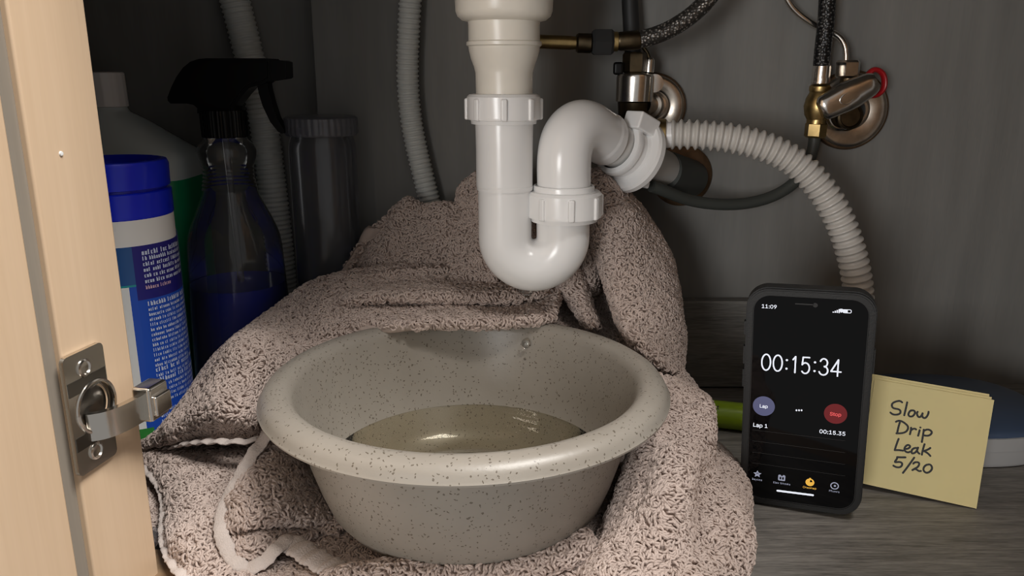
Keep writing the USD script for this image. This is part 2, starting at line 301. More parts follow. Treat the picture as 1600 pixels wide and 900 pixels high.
# hinge: plate, cup, arm, block, screws
uv = np.array([door_uv(95, 585), door_uv(162, 585), door_uv(113, 725), door_uv(178, 725), door_uv(150, 650)])
uc = (uv[0, 0] + uv[2, 0]) / 2; u0 = (uv[1, 0] + uv[3, 0]) / 2; zc = (uv[0, 1] + uv[2, 1]) / 2; hz = abs(door_uv(108, 572)[1] - door_uv(125, 760)[1]) / 2
pw = abs(uc - u0); um = (uc + u0) / 2
plate = rrect(pw, 2 * hz, 0.003, um, zc)
cupc = (um - pw * 0.14, zc); cup_r = 0.0140
hole = Point(cupc).buffer(cup_r * 0.86, quad_segs=16); ear = Point(cupc).buffer(cup_r, quad_segs=16)
hin = obj('hinge', dl(xform(extr(plate.union(ear).difference(hole), 0.0022), np.eye(3), [0, 0, 0.0003])), 'nickel', door, label='nickel hinge plate with cup')
obj('hinge_cup', dl(lathe([(cup_r * 0.86, 0.002), (cup_r * 0.84, 0.0), (cup_r * 0.78, -0.0008), (cup_r * 0.5, 0.0006), (0, 0.0008)], 40, (cupc[0], cupc[1], 0.0005))), 'dark_nickel', hin, label='dark hinge cup')
rim = sweep(np.array([[cupc[0] + cup_r * 0.93 * math.cos(t), cupc[1] + cup_r * 0.93 * math.sin(t), 0.0026] for t in np.linspace(0, 2 * np.pi, 60)]), 0.0011, 8)
obj('cup_rim', dl(rim), 'nickel', hin)
for sg in (1, -1):
    c = (um + 0.001, zc + sg * hz * 0.72, 0.0025)
    obj('plate_band', dl(bx(um - pw / 2 + 0.0008, um + pw / 2 - 0.0008, zc + sg * hz * 0.46 - 0.0035, zc + sg * hz * 0.46 + 0.0035, 0.0024, 0.0028)), 'dark_nickel', hin)
    obj('screw', dl(lathe([(0.0046, 0), (0.0044, 0.0008), (0.0034, 0.0012), (0.0028, 0.0004), (0.0012, 0.0002), (0, 0.0002)], 24, c)), 'nickel', hin)
def bar(path, w, t, zc_):            # flat strap along a path in the (u, n) plane, width w in z
    p = np.array(path, float); q, _ = smoothpath(np.c_[p, np.zeros(len(p))], 24); T = np.gradient(q[:, :2], axis=0); T /= np.linalg.norm(T, axis=1, keepdims=True)
    Nv = np.stack([-T[:, 1], T[:, 0]], 1); o = np.vstack([q[:, :2] + Nv * t / 2, (q[:, :2] - Nv * t / 2)[::-1]])
    m = extr(Polygon(o), w); return m, zc_
def strap(path, w, t, z0):
    m, _ = bar(path, w, t, z0); v = np.array(m.vertices); v = np.stack([v[:, 0], z0 - w / 2 + v[:, 2], v[:, 1]], 1); m = trimesh.Trimesh(v, m.faces, process=False)
    if m.volume < 0: m.invert()
    return m
zh = door_uv(180, 643)[1] + 0.001
obj('hinge_arm', dl(strap([(cupc[0] + 0.006, 0.001), (cupc[0] + 0.002, 0.0065), (cupc[0] - 0.008, 0.0105), (cupc[0] - 0.022, 0.0120)], 0.0142, 0.0035, zh)), 'nickel', hin)
obj('hinge_block', dl(xform(rbox(0.016, 0.019, 0.011, 0.0018, 10), np.eye(3), [cupc[0] - 0.0275, zh + 0.0015, 0.0125])), 'nickel', hin)
obj('block_cover', dl(xform(rbox(0.013, 0.011, 0.004, 0.001, 8), np.eye(3), [cupc[0] - 0.0275, zh + 0.0005, 0.0185])), 'chrome', hin)

# ================================================================== sink drain: tailpiece, trap, arm, wall tee
TY = 0.555
ax = P(788, 200, TY)[0]
def prof(points, cxpx, Y, z0):       # (py, half width in px) -> (radius, height above z0)
    out = []
    for py, hw in points:
        p = P(cxpx, py, Y); out.append((PX(hw, p), p[2] - z0))
    return out
o0 = np.array([ax, TY, 0.0])
trap = thing('sink_drain_trap', 'white plastic sink drain with slip nuts and a dripping curved trap', 'drain trap', (ax, TY, P(788, 455, TY)[2]))
zt = P(788, 0, TY)[2]
obj('sink_tail_fitting', lathe([(0.0, zt + 0.30)] + [(PX(78, P(788, 0, TY)), zt + 0.30)] + prof([(0, 77), (18, 76), (26, 73), (32, 66), (34, 56.5), (40, 56), (64, 56), (66, 59), (71, 59), (73, 56), (80, 55), (92, 52), (104, 47.5), (114, 45), (150, 44)], 788, TY, 0), 72, o0), 'pvc_cream', trap, label='cream upper drain fitting')
obj('tailpiece', lathe(prof([(150, 43), (186, 44.5), (192, 45.5), (230, 44.5), (288, 44), (292, 43.5), (294, 42)], 788, TY, 0), 72, o0), 'pvc', trap)
def slip_nut(cx, top, hh, hw, ribs, turn):
    o = np.array([P(cx, top, TY)[0], TY, 0])
    n_ = obj('slip_nut', lathe(prof([(top + 3, hw * 0.72), (top, hw * 0.76), (top + 1, hw * 0.9), (top + 5, hw * 0.96), (top + hh - 6, hw * 0.965), (top + hh - 2, hw * 0.955), (top + hh - 1, hw * 0.86), (top + hh + 5, hw * 0.85), (top + hh + 6, hw * 0.70)], cx, TY, 0), 72, o), 'pvc', trap)
    zt_, zb_ = P(cx, top + 7, TY)[2], P(cx, top + hh - 1, TY)[2]; r = PX(hw * 0.965, P(cx, top + hh / 2, TY))
    for k in range(ribs):
        t = turn + 2 * np.pi * k / ribs
        m = rbox(0.0030, 0.0044, zt_ - zb_, 0.00125, 10)
        c, s = math.cos(t), math.sin(t); obj('rib', xform(m, np.array([[c, -s, 0], [s, c, 0], [0, 0, 1]]), o + [c * r, s * r, (zt_ + zb_) / 2]), 'pvc', n_)
slip_nut(787, 146, 42, 60, 8, 0.02)
A_, B_ = P(789, 292, TY), P(880, 345, TY)
zb = P(835, 414, TY)[2]; rb = (B_[0] - A_[0]) / 2; cz = zb + rb; cx_ = (A_[0] + B_[0]) / 2
jp = [A_ + [0, 0, 0], [A_[0], TY, (A_[2] + cz) / 2], [A_[0], TY, cz + 0.004]] + [[cx_ - rb * math.cos(t), TY, cz - rb * math.sin(t)] for t in np.linspace(0, np.pi, 25)] + [[B_[0], TY, cz + 0.004], B_ + [0, 0, 0.004]]
jq = np.array(jp); rt = PX(41, P(835, 400, TY))
jq2, _ = smoothpath(jq, 90)
obj('trap_bend', [sweep(jq2, rt, 56, up=(0, 1, 0)), lathe([(rt * 0.9, 0), (rt * 1.045, 0.0003), (rt * 1.05, 0.003), (rt * 0.9, 0.004)], 64, A_ + [0, 0, -0.002])], 'pvc', trap, smooth=50)
slip_nut(882, 297, 42, 61, 8, 0.12)
oB = np.array([P(881, 296, TY)[0], TY, 0])
obj('gasket_lip', lathe(prof([(289, 43), (289, 47), (291, 48), (298, 48)], 881, TY, 0), 64, oB), 'pvc', trap)
WALLP = P(1066, 276, YB); 
up_pts = [P(881, 300, TY), P(881, 270, TY), P(882, 243, 0.5555), P(888, 217, 0.559), P(903, 200, 0.567), P(926, 204, 0.581), P(948, 218, 0.594)]
uq, _ = smoothpath(up_pts, 60); r_up = PX(42.5, P(881, 240, TY))
obj('trap_elbow', sweep(uq, np.r_[np.full(54, r_up), np.full(6, r_up * 1.03)], 56, up=(0, 1, 0)), 'pvc', trap, smooth=50)
tip = uq[-1]; dirw = unit(P(1010, 252, 0.622) - tip)
def along(px, py, Y): return P(px, py, Y)
obj('trap_arm', sweep(np.array([tip - dirw * 0.012, tip + dirw * 0.045]), r_up * 0.90, 48), 'pvc_grey', trap)
cc = P(995, 246, 0.614) - dirw * 0.007
obj('tee_collar', lathe([(0.017, -0.018), (0.0205, -0.0175), (0.0215, -0.016), (0.0215, -0.013), (0.0195, -0.0115), (0.0198, -0.006), (0.0215, -0.004), (0.0280, -0.0035), (0.0295, -0.0015), (0.0295, 0.003), (0.028, 0.0045), (0.0215, 0.006), (0.0200, 0.011), (0.015, 0.013)], 64, cc, dirw), 'pvc', trap, label='wide white collar joining the wall tee')
obj('wall_pipe', sweep(np.array([cc, P(1048, 268, 0.668)]), 0.0145, 36), 'pvc_grey', trap)
obj('rubber_sleeve', sweep(np.array([P(1036, 266, 0.655), P(1078, 279, 0.699)]), np.array([0.0165, 0.0165]), 36), 'grey_rubber', trap, label='dark rubber sleeve at the wall')
obj('wall_ring', lathe([(0.012, 0.0), (0.026, 0.0), (0.0265, 0.002), (0.022, 0.005), (0.012, 0.006)], 48, P(1064, 274, 0.6995), (0, -1, 0)), 'rust', trap, label='rusty ring at the wall')
lugc = P(1002, 194, 0.600); Rl = frame(dirw)
obj('collar_lug', xform(rbox(0.017, 0.013, 0.022, 0.0015, 10), Rl, lugc), 'pvc', trap)
bar_d = unit(P(1050, 210, 0.61) - P(1005, 213, 0.615))
obj('branch_spigot', lathe([(0.011, 0), (0.011, 0.016), (0.0095, 0.017), (0.0095, 0.024)], 36, P(1000, 214, 0.615), bar_d), 'pvc', trap)
for px, py in ((1024, 232), (1006, 287)):
    obj('collar_clip', xform(rbox(0.0055, 0.0055, 0.008, 0.001, 8), Rl, P(px, py, 0.612)), 'pvc', trap)
single('hanging_drop', lathe([(0, -0.0052), (0.0016, -0.0048), (0.0027, -0.0032), (0.0042, -0.001), (0.0075, 0.0012), (0, 0.0018)], 28, P(824, 455, TY)), 'drop', 'clear water drop clinging to the lowest point of the white trap', 'water drop')

# drain hose from the tee, round to the floor behind the phone
hp = [P(1036, 210, 0.612), P(1060, 210, 0.610), P(1095, 211, 0.607), P(1130, 214, 0.604), P(1185, 226, 0.60), P(1237, 250, 0.597), P(1280, 291, 0.594), P(1310, 340, 0.592), P(1330, 395, 0.591), P(1341, 455, 0.592), P(1342, 520, 0.594), P(1336, 590, 0.597), P(1322, 650, 0.60), G(1305, 690, 0.013)]
dh = thing('drain_hose', 'thick ribbed grey drain hose curving from the trap down behind the phone', 'hose', P(1130, 214, 0.604))
obj('hose_tube', corrugated(hp, PX(24, P(1130, 214, 0.6)), 0.0058, 0.0026), 'hose', dh, smooth=60)
cd = unit(hp[1] - hp[0])
obj('hose_clamp', lathe([(0.0100, 0), (0.0113, 0.0003), (0.0115, 0.001), (0.0115, 0.0055), (0.0113, 0.0062), (0.0100, 0.0065)], 40, P(1027, 210, 0.6125), cd), 'brass', dh, label='brass clamp band')

# thin grey tube between tee and right-hand valve
tq, _ = smoothpath([P(1018, 291, 0.625), P(1040, 299, 0.632), P(1075, 312, 0.645), P(1120, 319, 0.655), P(1170, 317, 0.664), P(1215, 303, 0.67), P(1248, 278, 0.673), P(1265, 250, 0.674), P(1272, 222, 0.674), P(1273, 208, 0.674)], 90)
single('rubber_tube', sweep(tq, 0.0048, 18), 'grey_rubber', 'thin dark grey rubber tube sagging between the trap collar and right valve', 'tube')

# two milky hoses at the back left
single('milky_hose', corrugated([P(352, -60, 0.719), P(372, 20, 0.719), P(390, 90, 0.719), P(408, 170, 0.719), P(420, 250, 0.719), P(431, 340, 0.719), P(440, 430, 0.719), P(446, 520, 0.719), P(448, 560, 0.719)], 0.0130, 0.0042, 0.0013), 'hose_clear',
       'milky ribbed hose passing down behind the spray bottle', 'hose', smooth=60)
single('milky_hose', corrugated([P(645, -60, 0.6885), P(641, 0, 0.6885), P(638, 60, 0.6885), P(637, 120, 0.6885), P(643, 190, 0.6885), P(654, 245, 0.6885), P(670, 310, 0.6885), P(684, 370, 0.6885), P(695, 430, 0.6885)], 0.0096, 0.0040, 0.0012), 'hose_clear',
       'milky ribbed hose hanging alone between the clear jar and the drain pipe', 'hose', smooth=60)

# ================================================================== valves
def escutcheon(parent, px, py, rpx, name='wall_flange'):
    c = P(px, py, YB); r = PX(rpx, c)
    obj(name, lathe([(r * 0.3, 0.012), (r * 0.36, 0.012), (r * 0.40, 0.008), (r * 0.48, 0.0065), (r * 0.62, 0.008), (r * 0.80, 0.0085), (r * 0.9, 0.007), (r * 0.93, 0.0055)], 64, c, (0, -1, 0)), 'escutcheon', parent, label='round metal wall flange')
    obj('flange_rim', lathe([(r * 0.92, 0.0058), (r * 0.97, 0.005), (r, 0.002), (r * 1.0, 0.0), (r * 0.9, 0.0)], 64, c, (0, -1, 0)), 'rust', parent, label='rusty flange rim')
    return c, r
rv = thing('stop_valve', 'water stop valve with a chrome lever and red tab, right on the wall', 'valve', P(1325, 172, YB))
c, r = escutcheon(rv, 1325, 172, 61)
VY = 0.672
obj('valve_stem', lathe([(0.0, 0.0), (0.0125, 0.0), (0.0125, 0.012), (0.0105, 0.014), (0.0105, 0.020), (0.009, 0.021), (0.008, 0.0195), (0, 0.0195)], 40, P(1314, 180, 0.694), (0, -1, 0)), 'dark_brass', rv)
obj('stem_ring', lathe([(0.0100, 0.0), (0.0125, 0.0), (0.0127, 0.0015), (0.0110, 0.003), (0.0100, 0.0028)], 40, P(1314, 180, 0.6805), (0, -1, 0)), 'chrome', rv)
vb0, vb1 = P(1274, 200, VY + 0.002), P(1282, 132, VY + 0.002); vd = unit(vb1 - vb0); Lb = np.linalg.norm(vb1 - vb0)
obj('valve_body', lathe([(0.0, -0.0), (0.0065, 0.0), (0.0068, Lb * 0.15), (0.010, Lb * 0.3), (0.0112, Lb * 0.5), (0.010, Lb * 0.68), (0.0078, Lb * 0.82), (0.0085, Lb * 0.86), (0.0085, Lb * 0.95), (0.0070, Lb), (0, Lb)], 36, vb0, vd), 'brass', rv)
obj('lower_nut', hexnut(0.0088, 0.0125, P(1273, 215, VY + 0.002), vd), 'brass', rv)
obj('nut_collar', lathe([(0.006, 0), (0.0078, 0.0005), (0.0078, 0.005), (0.006, 0.0055)], 30, P(1275, 194, VY + 0.002), vd), 'brass', rv)
l0, l1 = P(1281, 172, 0.661), P(1368, 128, 0.661); ld, LL = unit(l1 - l0), np.linalg.norm(l1 - l0)
lp = np.linspace(0, 1, 24)[:, None] * (l1 - l0) + l0
lr = np.interp(np.linspace(0, 1, 24), [0, 0.04, 0.1, 0.45, 0.6, 0.93, 1], [0.007, 0.0095, 0.0105, 0.0122, 0.0120, 0.0095, 0.0075])
lev = obj('lever_handle', sweep(lp, lr, 28, sq=(1.0, 0.62), up=(0, 1, 0)), 'chrome', rv, label='chrome lever handle')
fw = np.array([0, -1.0, 0]); mid = (l0 + l1) / 2 + fw * 0.0066
obj('lever_emblem', sweep(np.array([mid + ld * (0.0062 * math.cos(t) - 0.003) + np.cross(fw, ld) * 0.0038 * math.sin(t) for t in np.linspace(0, 2 * np.pi, 40)]), 0.0007, 8), 'chrome', lev)
obj('hub_post', lathe([(0.009, 0), (0.0085, 0.012), (0, 0.012)], 28, P(1318, 160, 0.675), (0, -1, 0)), 'dark_brass', rv)
tc = P(1362, 124, 0.672); loop = [tc + np.array([dx, 0, dz]) for dx, dz in ((-0.010, -0.006), (-0.004, 0.002), (0.001, 0.0075), (0.0065, 0.006), (0.0105, -0.001), (0.0095, -0.009), (0.005, -0.0125), (0.0, -0.0125))]
lq, _ = smoothpath(loop, 40); obj('red_tab', sweep(lq, 0.0022, 12, sq=(1, 1.6), up=(0, 1, 0)), 'red', rv, label='red loop tab')
nb = P(1324, 122, 0.676); obj('tube_nut', hexnut(0.0100, 0.014, P(1323, 122, 0.676), (0, 0, 1)), 'chrome', rv)
obj('nut_neck', lathe([(0.006, 0), (0.006, 0.012)], 24, P(1323, 140, 0.676)), 'dark_brass', rv)
# copper-coloured thin supply tube
sq_, _ = smoothpath([P(1322, 104, 0.676), P(1322, 88, 0.676), P(1320, 72, 0.677), P(1310, 57, 0.680), P(1292, 48, 0.684), P(1268, 36, 0.684), P(1246, 20, 0.684), P(1232, 3, 0.684), P(1222, -30, 0.684), P(1218, -80, 0.684)], 70)
single('supply_tube', sweep(sq_, 0.0026, 14), 'chrome', 'thin bent chrome supply tube rising from the right valve nut', 'pipe')
bh = thing('braided_hose', 'black braided supply hose standing straight up from the right valve', 'hose', P(1283, 130, VY))
bq, _ = smoothpath([P(1283, 112, VY), P(1285, 85, VY), P(1289, 50, VY), P(1292, 15, VY), P(1293, -20, VY), P(1293, -90, VY)], 60)
obj('hose_tube', sweep(bq, 0.0066, 24), 'black_braid', bh)
obj('hose_ferrule', lathe([(0.0066, 0), (0.0076, 0.0004), (0.0078, 0.004), (0.0072, 0.005), (0.0072, 0.014), (0.0066, 0.0145)], 30, P(1282, 131, VY), unit(P(1284, 105, VY) - P(1282, 131, VY))), 'chrome', bh, label='chrome crimp ferrule')

lv = thing('stop_valve', 'tarnished chrome stop valve beside the top of the white trap bend', 'valve', P(1018, 166, YB))
escutcheon(lv, 1019, 167, 52)
BY = 0.668
cb, ct = P(991, 160, BY), P(991, 116, BY)
hB = ct[2] - cb[2]
obj('valve_body', lathe([(0.0, 0), (0.0135, 0), (0.0150, 0.001), (0.0152, hB * 0.9), (0.0142, hB), (0.008, hB + 0.001), (0, hB + 0.001)], 44, cb), 'chrome', lv)
obj('valve_base', lathe([(0.0, -0.016), (0.009, -0.016), (0.0125, -0.010), (0.0135, 0.0), (0, 0.0)], 40, cb), 'dark_brass', lv)
obj('valve_stem', lathe([(0.0075, 0), (0.0075, 0.02), (0.010, 0.021), (0.0105, 0.026), (0.012, 0.027), (0.012, 0.034)], 36, P(1003, 163, 0.662), unit(P(1024, 165, 0.694) - P(1003, 163, 0.662))), 'escutcheon', lv)
obj('packing_nut', hexnut(0.0098, 0.016, P(991, 114, BY), (0, 0, 1)), 'dark_brass', lv)
obj('side_knob', xform(rbox(0.008, 0.006, 0.010, 0.002, 10), np.eye(3), P(966, 107, BY)), 'black', lv)
obj('side_disc', lathe([(0, 0), (0.0072, 0), (0.0076, 0.001), (0.0072, 0.003), (0, 0.0035)], 32, P(1022, 130, 0.672), (0, -1, 0)), 'chrome', lv)
obj('tube_fitting', lathe([(0.003, 0), (0.0042, 0.0005), (0.0042, 0.010), (0.0028, 0.012)], 20, P(1014, 114, 0.672)), 'chrome', lv)
t2, _ = smoothpath([P(1014, 97, 0.672), P(1012, 85, 0.672), P(1005, 74, 0.673), P(997, 66, 0.676)], 30)
obj('thin_tube', sweep(t2, 0.0016, 10), 'dark_brass', lv)
single('rubber_hose', sweep(np.array([P(990, 96, 0.676), P(987, 60, 0.680), P(985, 20, 0.683), P(983, -30, 0.684), P(983, -90, 0.684)]), 0.0066, 20), 'rubber', 'dark rubber hose rising straight behind the brass fittings to the left valve', 'hose')
bp = thing('brass_supply_line', 'horizontal brass pipe with dark union fittings, running out behind the drain pipe', 'pipe', P(870, 66, 0.63))
LY = 0.630
def seg(x0, x1, y, hw, m, name, n=32, label=None, nut=False):
    p0, p1 = P(x0, y[0], LY), P(x1, y[1], LY); d = unit(p1 - p0); L = np.linalg.norm(p1 - p0); rr = PX(hw, p0)
    obj(name, lathe([(0, 0), (rr * 0.85, 0), (rr, L * 0.12), (rr, L * 0.88), (rr * 0.85, L), (0, L)], 6 if nut else n, p0, d), m, bp, label=label, smooth=30)
seg(760, 908, (62, 67.5), 10.5, 'brass', 'brass_pipe')
seg(900, 926, (67, 68), 15, 'dark_brass', 'compression_nut')
seg(925, 958, (66, 66), 22, 'rubber', 'union_nut', nut=True)
seg(955, 966, (65, 65), 15, 'brass', 'nut_ring', label='bright brass ring')
seg(964, 1002, (65, 62), 14.5, 'dark_brass', 'union_sleeve')
bq, _ = smoothpath([P(998, 62, LY), P(1015, 58, LY), P(1042, 48, LY), P(1072, 30, LY), P(1098, 8, LY), P(1116, -15, LY), P(1140, -70, LY)], 60)
single('braided_hose', sweep(bq, PX(13.5, P(1000, 60, LY)), 26), 'braid', 'steel braided supply hose curving up to the right from the brass pipe', 'hose')

# ================================================================== bottles at the left
def loft(sections, cx, cy, n=64):     # (z, half w, half d, exponent)
    a = np.linspace(0, 2 * np.pi, n, endpoint=False); V = []
    for z, w_, d_, e in sections:
        c, s = np.cos(a), np.sin(a); k = (np.abs(c) ** e + np.abs(s) ** e) ** (-1 / e); V.append(np.stack([cx + w_ * k * c, cy + d_ * k * s, np.full(n, z)], 1))
    k = len(V); V = np.vstack(V + [[[cx, cy, sections[0][0]], [cx, cy, sections[-1][0]]]]); i, j = np.meshgrid(np.arange(k - 1), np.arange(n), indexing='ij'); j2 = (j + 1) % n
    q = np.stack([i * n + j, i * n + j2, (i + 1) * n + j2, (i + 1) * n + j], -1).reshape(-1, 4); jj = np.arange(n)
    f = np.vstack([q[:, [0, 1, 2]], q[:, [0, 2, 3]], np.stack([np.full(n, len(V) - 2), (jj + 1) % n, jj], 1), np.stack([np.full(n, len(V) - 1), (k - 1) * n + jj, (k - 1) * n + (jj + 1) % n], 1)])
    return trimesh.Trimesh(V, f, process=False)
JY = 0.686; jx = P(178, 240, JY)[0]; zz = lambda py, Y=JY: P(178, py, Y)[2]
jw = P(303, 245, JY)[0] - jx
jug = thing('cleaner_jug', 'tall milky jug of green liquid with a white cap, behind the blue canister', 'jug', (jx, JY, 0))
neck = PX(29, P(178, 150, JY))
obj('jug_body', loft([(zz(275), jw, 0.042, 5), (zz(262), jw, 0.042, 5), (zz(246), jw * 0.985, 0.0415, 4.5), (zz(234), jw * 0.93, 0.040, 4), (zz(215), jw * 0.72, 0.036, 3), (zz(190), jw * 0.42, 0.030, 2.5), (zz(176), jw * 0.22, 0.024, 2), (zz(168), neck * 0.95, neck * 0.95, 2), (zz(160), neck * 0.9, neck * 0.9, 2)], jx, JY), 'milk_jug', jug, smooth=50)
obj('filled_body', loft([(0.001, jw * 0.94, 0.038, 5), (0.006, jw, 0.042, 5), (zz(275), jw, 0.042, 5)], jx, JY), 'green_liquid', jug, smooth=50, label='body full of green liquid')
obj('jug_cap', lathe([(0, zz(112)), (neck * 0.9, zz(112)), (neck, zz(114)), (neck * 1.03, zz(166)), (neck * 0.95, zz(167)), (0, zz(167))], 64, (jx, JY, 0), mod=lambda r, z, a: r * (1 + 0.012 * np.sign(np.sin(32 * a)))), 'jug_cap', jug, label='white ridged screw cap')
jl = P(302, 590, JY - 0.043)[0]
lab = rrect(0.10, zz(338) - zz(602), 0.006); labm = xform(extr(lab, 0.0008), np.stack([[1, 0, 0], [0, 0, 1], [0, -1, 0]], 1), [jl - 0.05, JY - 0.0424, (zz(338) + zz(602)) / 2])
lo = obj('jug_label', labm, 'jug_label', jug, label='light blue paper label')
obj('label_corner', xform(extr(rrect(0.006, 0.012, 0.0025), 0.0004), np.stack([[1, 0, 0], [0, 0, 1], [0, -1, 0]], 1), [jl - 0.0045, JY - 0.0432, zz(350)]), 'jug_amber', lo, label='amber corner mark')

WY = 0.552; wx = P(177, 300, WY)[0]; wr = P(262, 310, WY)[0] - wx; wz = lambda py: P(180, py, WY)[2]
can = thing('wipes_canister', 'blue and white wipes canister with a blue lid, beside the door edge', 'canister', (wx, WY, 0))
zl = wz(327)
obj('canister_body', lathe([(0, 0.002), (wr * 0.95, 0.002), (wr, 0.006), (wr, zl), (wr * 0.98, zl + 0.001), (0, zl + 0.001)], 72, (wx, WY, 0)), 'white_plastic', can)
zl1, zl2 = wz(296), wz(252)
lid = obj('lid_collar', lathe([(wr * 0.9, zl - 0.003), (wr * 1.0, zl - 0.003), (wr * 1.012, zl - 0.002), (wr * 1.012, zl1), (wr * 0.96, zl1 + 0.0006), (wr * 0.9, zl1 + 0.0008)], 72, (wx, WY, 0)), 'blue_lid', can, label='blue lid collar')
lt = zl2 + 0.001
obj('flip_lid', lathe([(wr * 0.93, zl1 + 0.0006), (wr * 0.93, zl1 + 0.0022), (wr * 1.0, zl1 + 0.0028), (wr * 1.01, lt - 0.003), (wr * 0.975, lt), (wr * 0.90, lt + 0.0005), (wr * 0.86, lt - 0.002), (wr * 0.80, lt - 0.004), (wr * 0.72, lt - 0.0028), (wr * 0.62, lt - 0.0022), (wr * 0.58, lt - 0.0045), (0, lt - 0.005)], 72, (wx, WY, 0)), 'blue_lid', can, label='blue round lid with a recessed top')
fdir = unit(np.array([-wx, -WY])); rdir = np.array([-fdir[1], fdir[0]]);
if rdir[0] < 0: rdir = -rdir
def cyl_pt(phi, z, r):
    return np.array([wx, WY, 0]) + np.r_[(fdir * math.cos(phi) + rdir * math.sin(phi)) * r, z]
def panel(p0, p1, z0, z1, r, t=0.0003):
    n = max(3, int((p1 - p0) / 0.08)); ph = np.linspace(p0, p1, n + 1); V = [cyl_pt(q, z, rr) for rr in (r, r - t) for z in (z0, z1) for q in ph]; k = n + 1; f = []
    for i in range(n):
        f += [[i, i + 1, k + i + 1, k + i], [2 * k + i + 1, 2 * k + i, 3 * k + i, 3 * k + i + 1], [i, 2 * k + i, 2 * k + i + 1, i + 1], [k + i + 1, 3 * k + i + 1, 3 * k + i, k + i]]
    f += [[0, k, 3 * k, 2 * k], [n, 2 * k + n, 3 * k + n, k + n]]
    m = trimesh.Trimesh(np.array(V), np.vstack([np.array(f)[:, [0, 1, 2]], np.array(f)[:, [0, 2, 3]]]), process=False)
    if m.volume < 0: m.invert()
    return m
D2 = math.radians
zA, zB, zC = wz(372), wz(452), 0.012
R1 = wr + 0.0004
obj('label_panel', panel(D2(10), D2(118), zB, zA, R1), 'navy', can, label='navy label panel')
obj('label_panel', panel(D2(10), D2(118), zC, zB, R1), 'label_blue', can, label='blue label panel')
obj('label_panel', panel(D2(-80), D2(10), wz(428), zA, R1), 'label_teal', can, label='teal blue label panel')
obj('label_stripe', panel(D2(-80), D2(10), wz(431), wz(428), R1), 'label_teal_line', can, label='teal stripe')
obj('label_panel', panel(D2(-80), D2(3), wz(640), wz(431), R1), 'label_white', can, label='white label panel')
obj('label_stripe', panel(D2(3), D2(10), wz(640), wz(431), R1), 'label_blue', can)
obj('label_stripe', panel(D2(-80), D2(10), wz(668), wz(640), R1), 'label_green', can, label='green stripe')
obj('label_stripe', panel(D2(-80), D2(10), zC, wz(668), R1), 'label_yellow', can, label='yellow stripe')
rng = random.Random(5)
def fine_print(z, h, p0, p1, thick, r):   # a row of small illegible print: real strokes bent round the can
    out, q = [], p0; dp = h * 0.62 / r
    while q < p1 - dp:
        for k in range(rng.randint(2, 8)):
            if q > p1 - dp: break
            kind = rng.randint(0, 3); s = dp * 0.72
            segs = [[(0, 0, thick, 1)], [(0, 0, thick, 1), (s - thick, 0, thick, 0.7)], [(0, 0, thick, 0.7), (0, 0.6, s, 0.14), (s - thick, 0, thick, 0.7)], [(0, 0, thick, 0.7), (0, 0, s, 0.14), (0, 0.6, s, 0.14)]][kind]
            for (a0, b0, w_, hh) in segs:
                V = [cyl_pt(q + a0, z + b0 * h, r), cyl_pt(q + a0 + w_, z + b0 * h, r), cyl_pt(q + a0 + w_, z + (b0 + hh) * h, r), cyl_pt(q + a0, z + (b0 + hh) * h, r)]
                out.append(np.array(V))
            q += dp
        q += dp * 0.7
    return out
def print_mesh(rows):
    V = np.vstack(rows); k = len(rows); b_ = np.arange(k)[:, None] * 4; f = np.vstack([b_ + [0, 1, 2], b_ + [0, 2, 3]]); return trimesh.Trimesh(V, f, process=False)
RP = R1 + 0.00025
rows = []
for k, py in enumerate((386, 394, 402.5, 411, 419.5, 428)):
    rows += fine_print(wz(py), 0.0034 if k == 0 else 0.0028, D2(19), D2(105 if k < 5 else 80), 0.0007 / wr * (1.3 if k == 0 else 1), RP)
obj('label_print', print_mesh(rows), 'print', can, smooth=False, kind='stuff', label='small white print on the navy panel')
obj('label_print', print_mesh(fine_print(wz(437), 0.0026, D2(19), D2(52), 0.0006 / wr, RP)), 'print_pink', can, smooth=False, kind='stuff', label='pink line of print')
rows = []
for k in range(31):
    py = 462 + k * 7.6
    if k in (20,): continue
    rows += fine_print(wz(py), 0.0032 if k in (0, 13, 15) else 0.0023, D2(19), D2(110 if k not in (12, 14) else 70), 0.0005 / wr * (1.6 if k in (0, 13, 15) else 1), RP)
obj('label_print', print_mesh(rows), 'print', can, smooth=False, kind='stuff', label='dense small print on the blue panel')

SY = 0.655; sx = P(352, 215, SY)[0]; sz = lambda py: P(352, py, SY)[2]
def sprof(pts): return [(PX(h, np.array([sx, SY, sz(py)])), sz(py)) for py, h in pts]
spray = thing('spray_bottle', 'clear spray bottle of blue liquid with a black trigger head', 'spray bottle', (sx, SY, 0))
bodyp = [(205, 31), (214, 32), (219, 34), (225, 41), (234, 45), (243, 44.5), (255, 41)] 
for k in range(7): bodyp += [(258 + 6 * k, 39.5 - 0.2 * k + max(0, k - 3) * 1.5), (261 + 6 * k, 38 - 0.2 * k + max(0, k - 3) * 1.5)]
bodyp += [(304, 43), (320, 50), (340, 59), (355, 65), (368, 69), (385, 71), (420, 72), (470, 73.5), (560, 75), (640, 75)]
pr_ = sprof(bodyp); bot = [(pr_[-1][0], 0.006), (pr_[-1][0] * 0.94, 0.001), (0, 0.001)]
obj('bottle_body', lathe([q for q in pr_ if q[1] > 0.008] + bot, 72, (sx, SY, 0)), 'glass', spray, smooth=50)
liq = [(max(r_ - 0.0012, 0.001), z) for r_, z in pr_ if z < sz(442) and z > 0.008]
rl = np.interp(sz(440), [z for r_, z in pr_[::-1]], [r_ for r_, z in pr_[::-1]]) - 0.0012
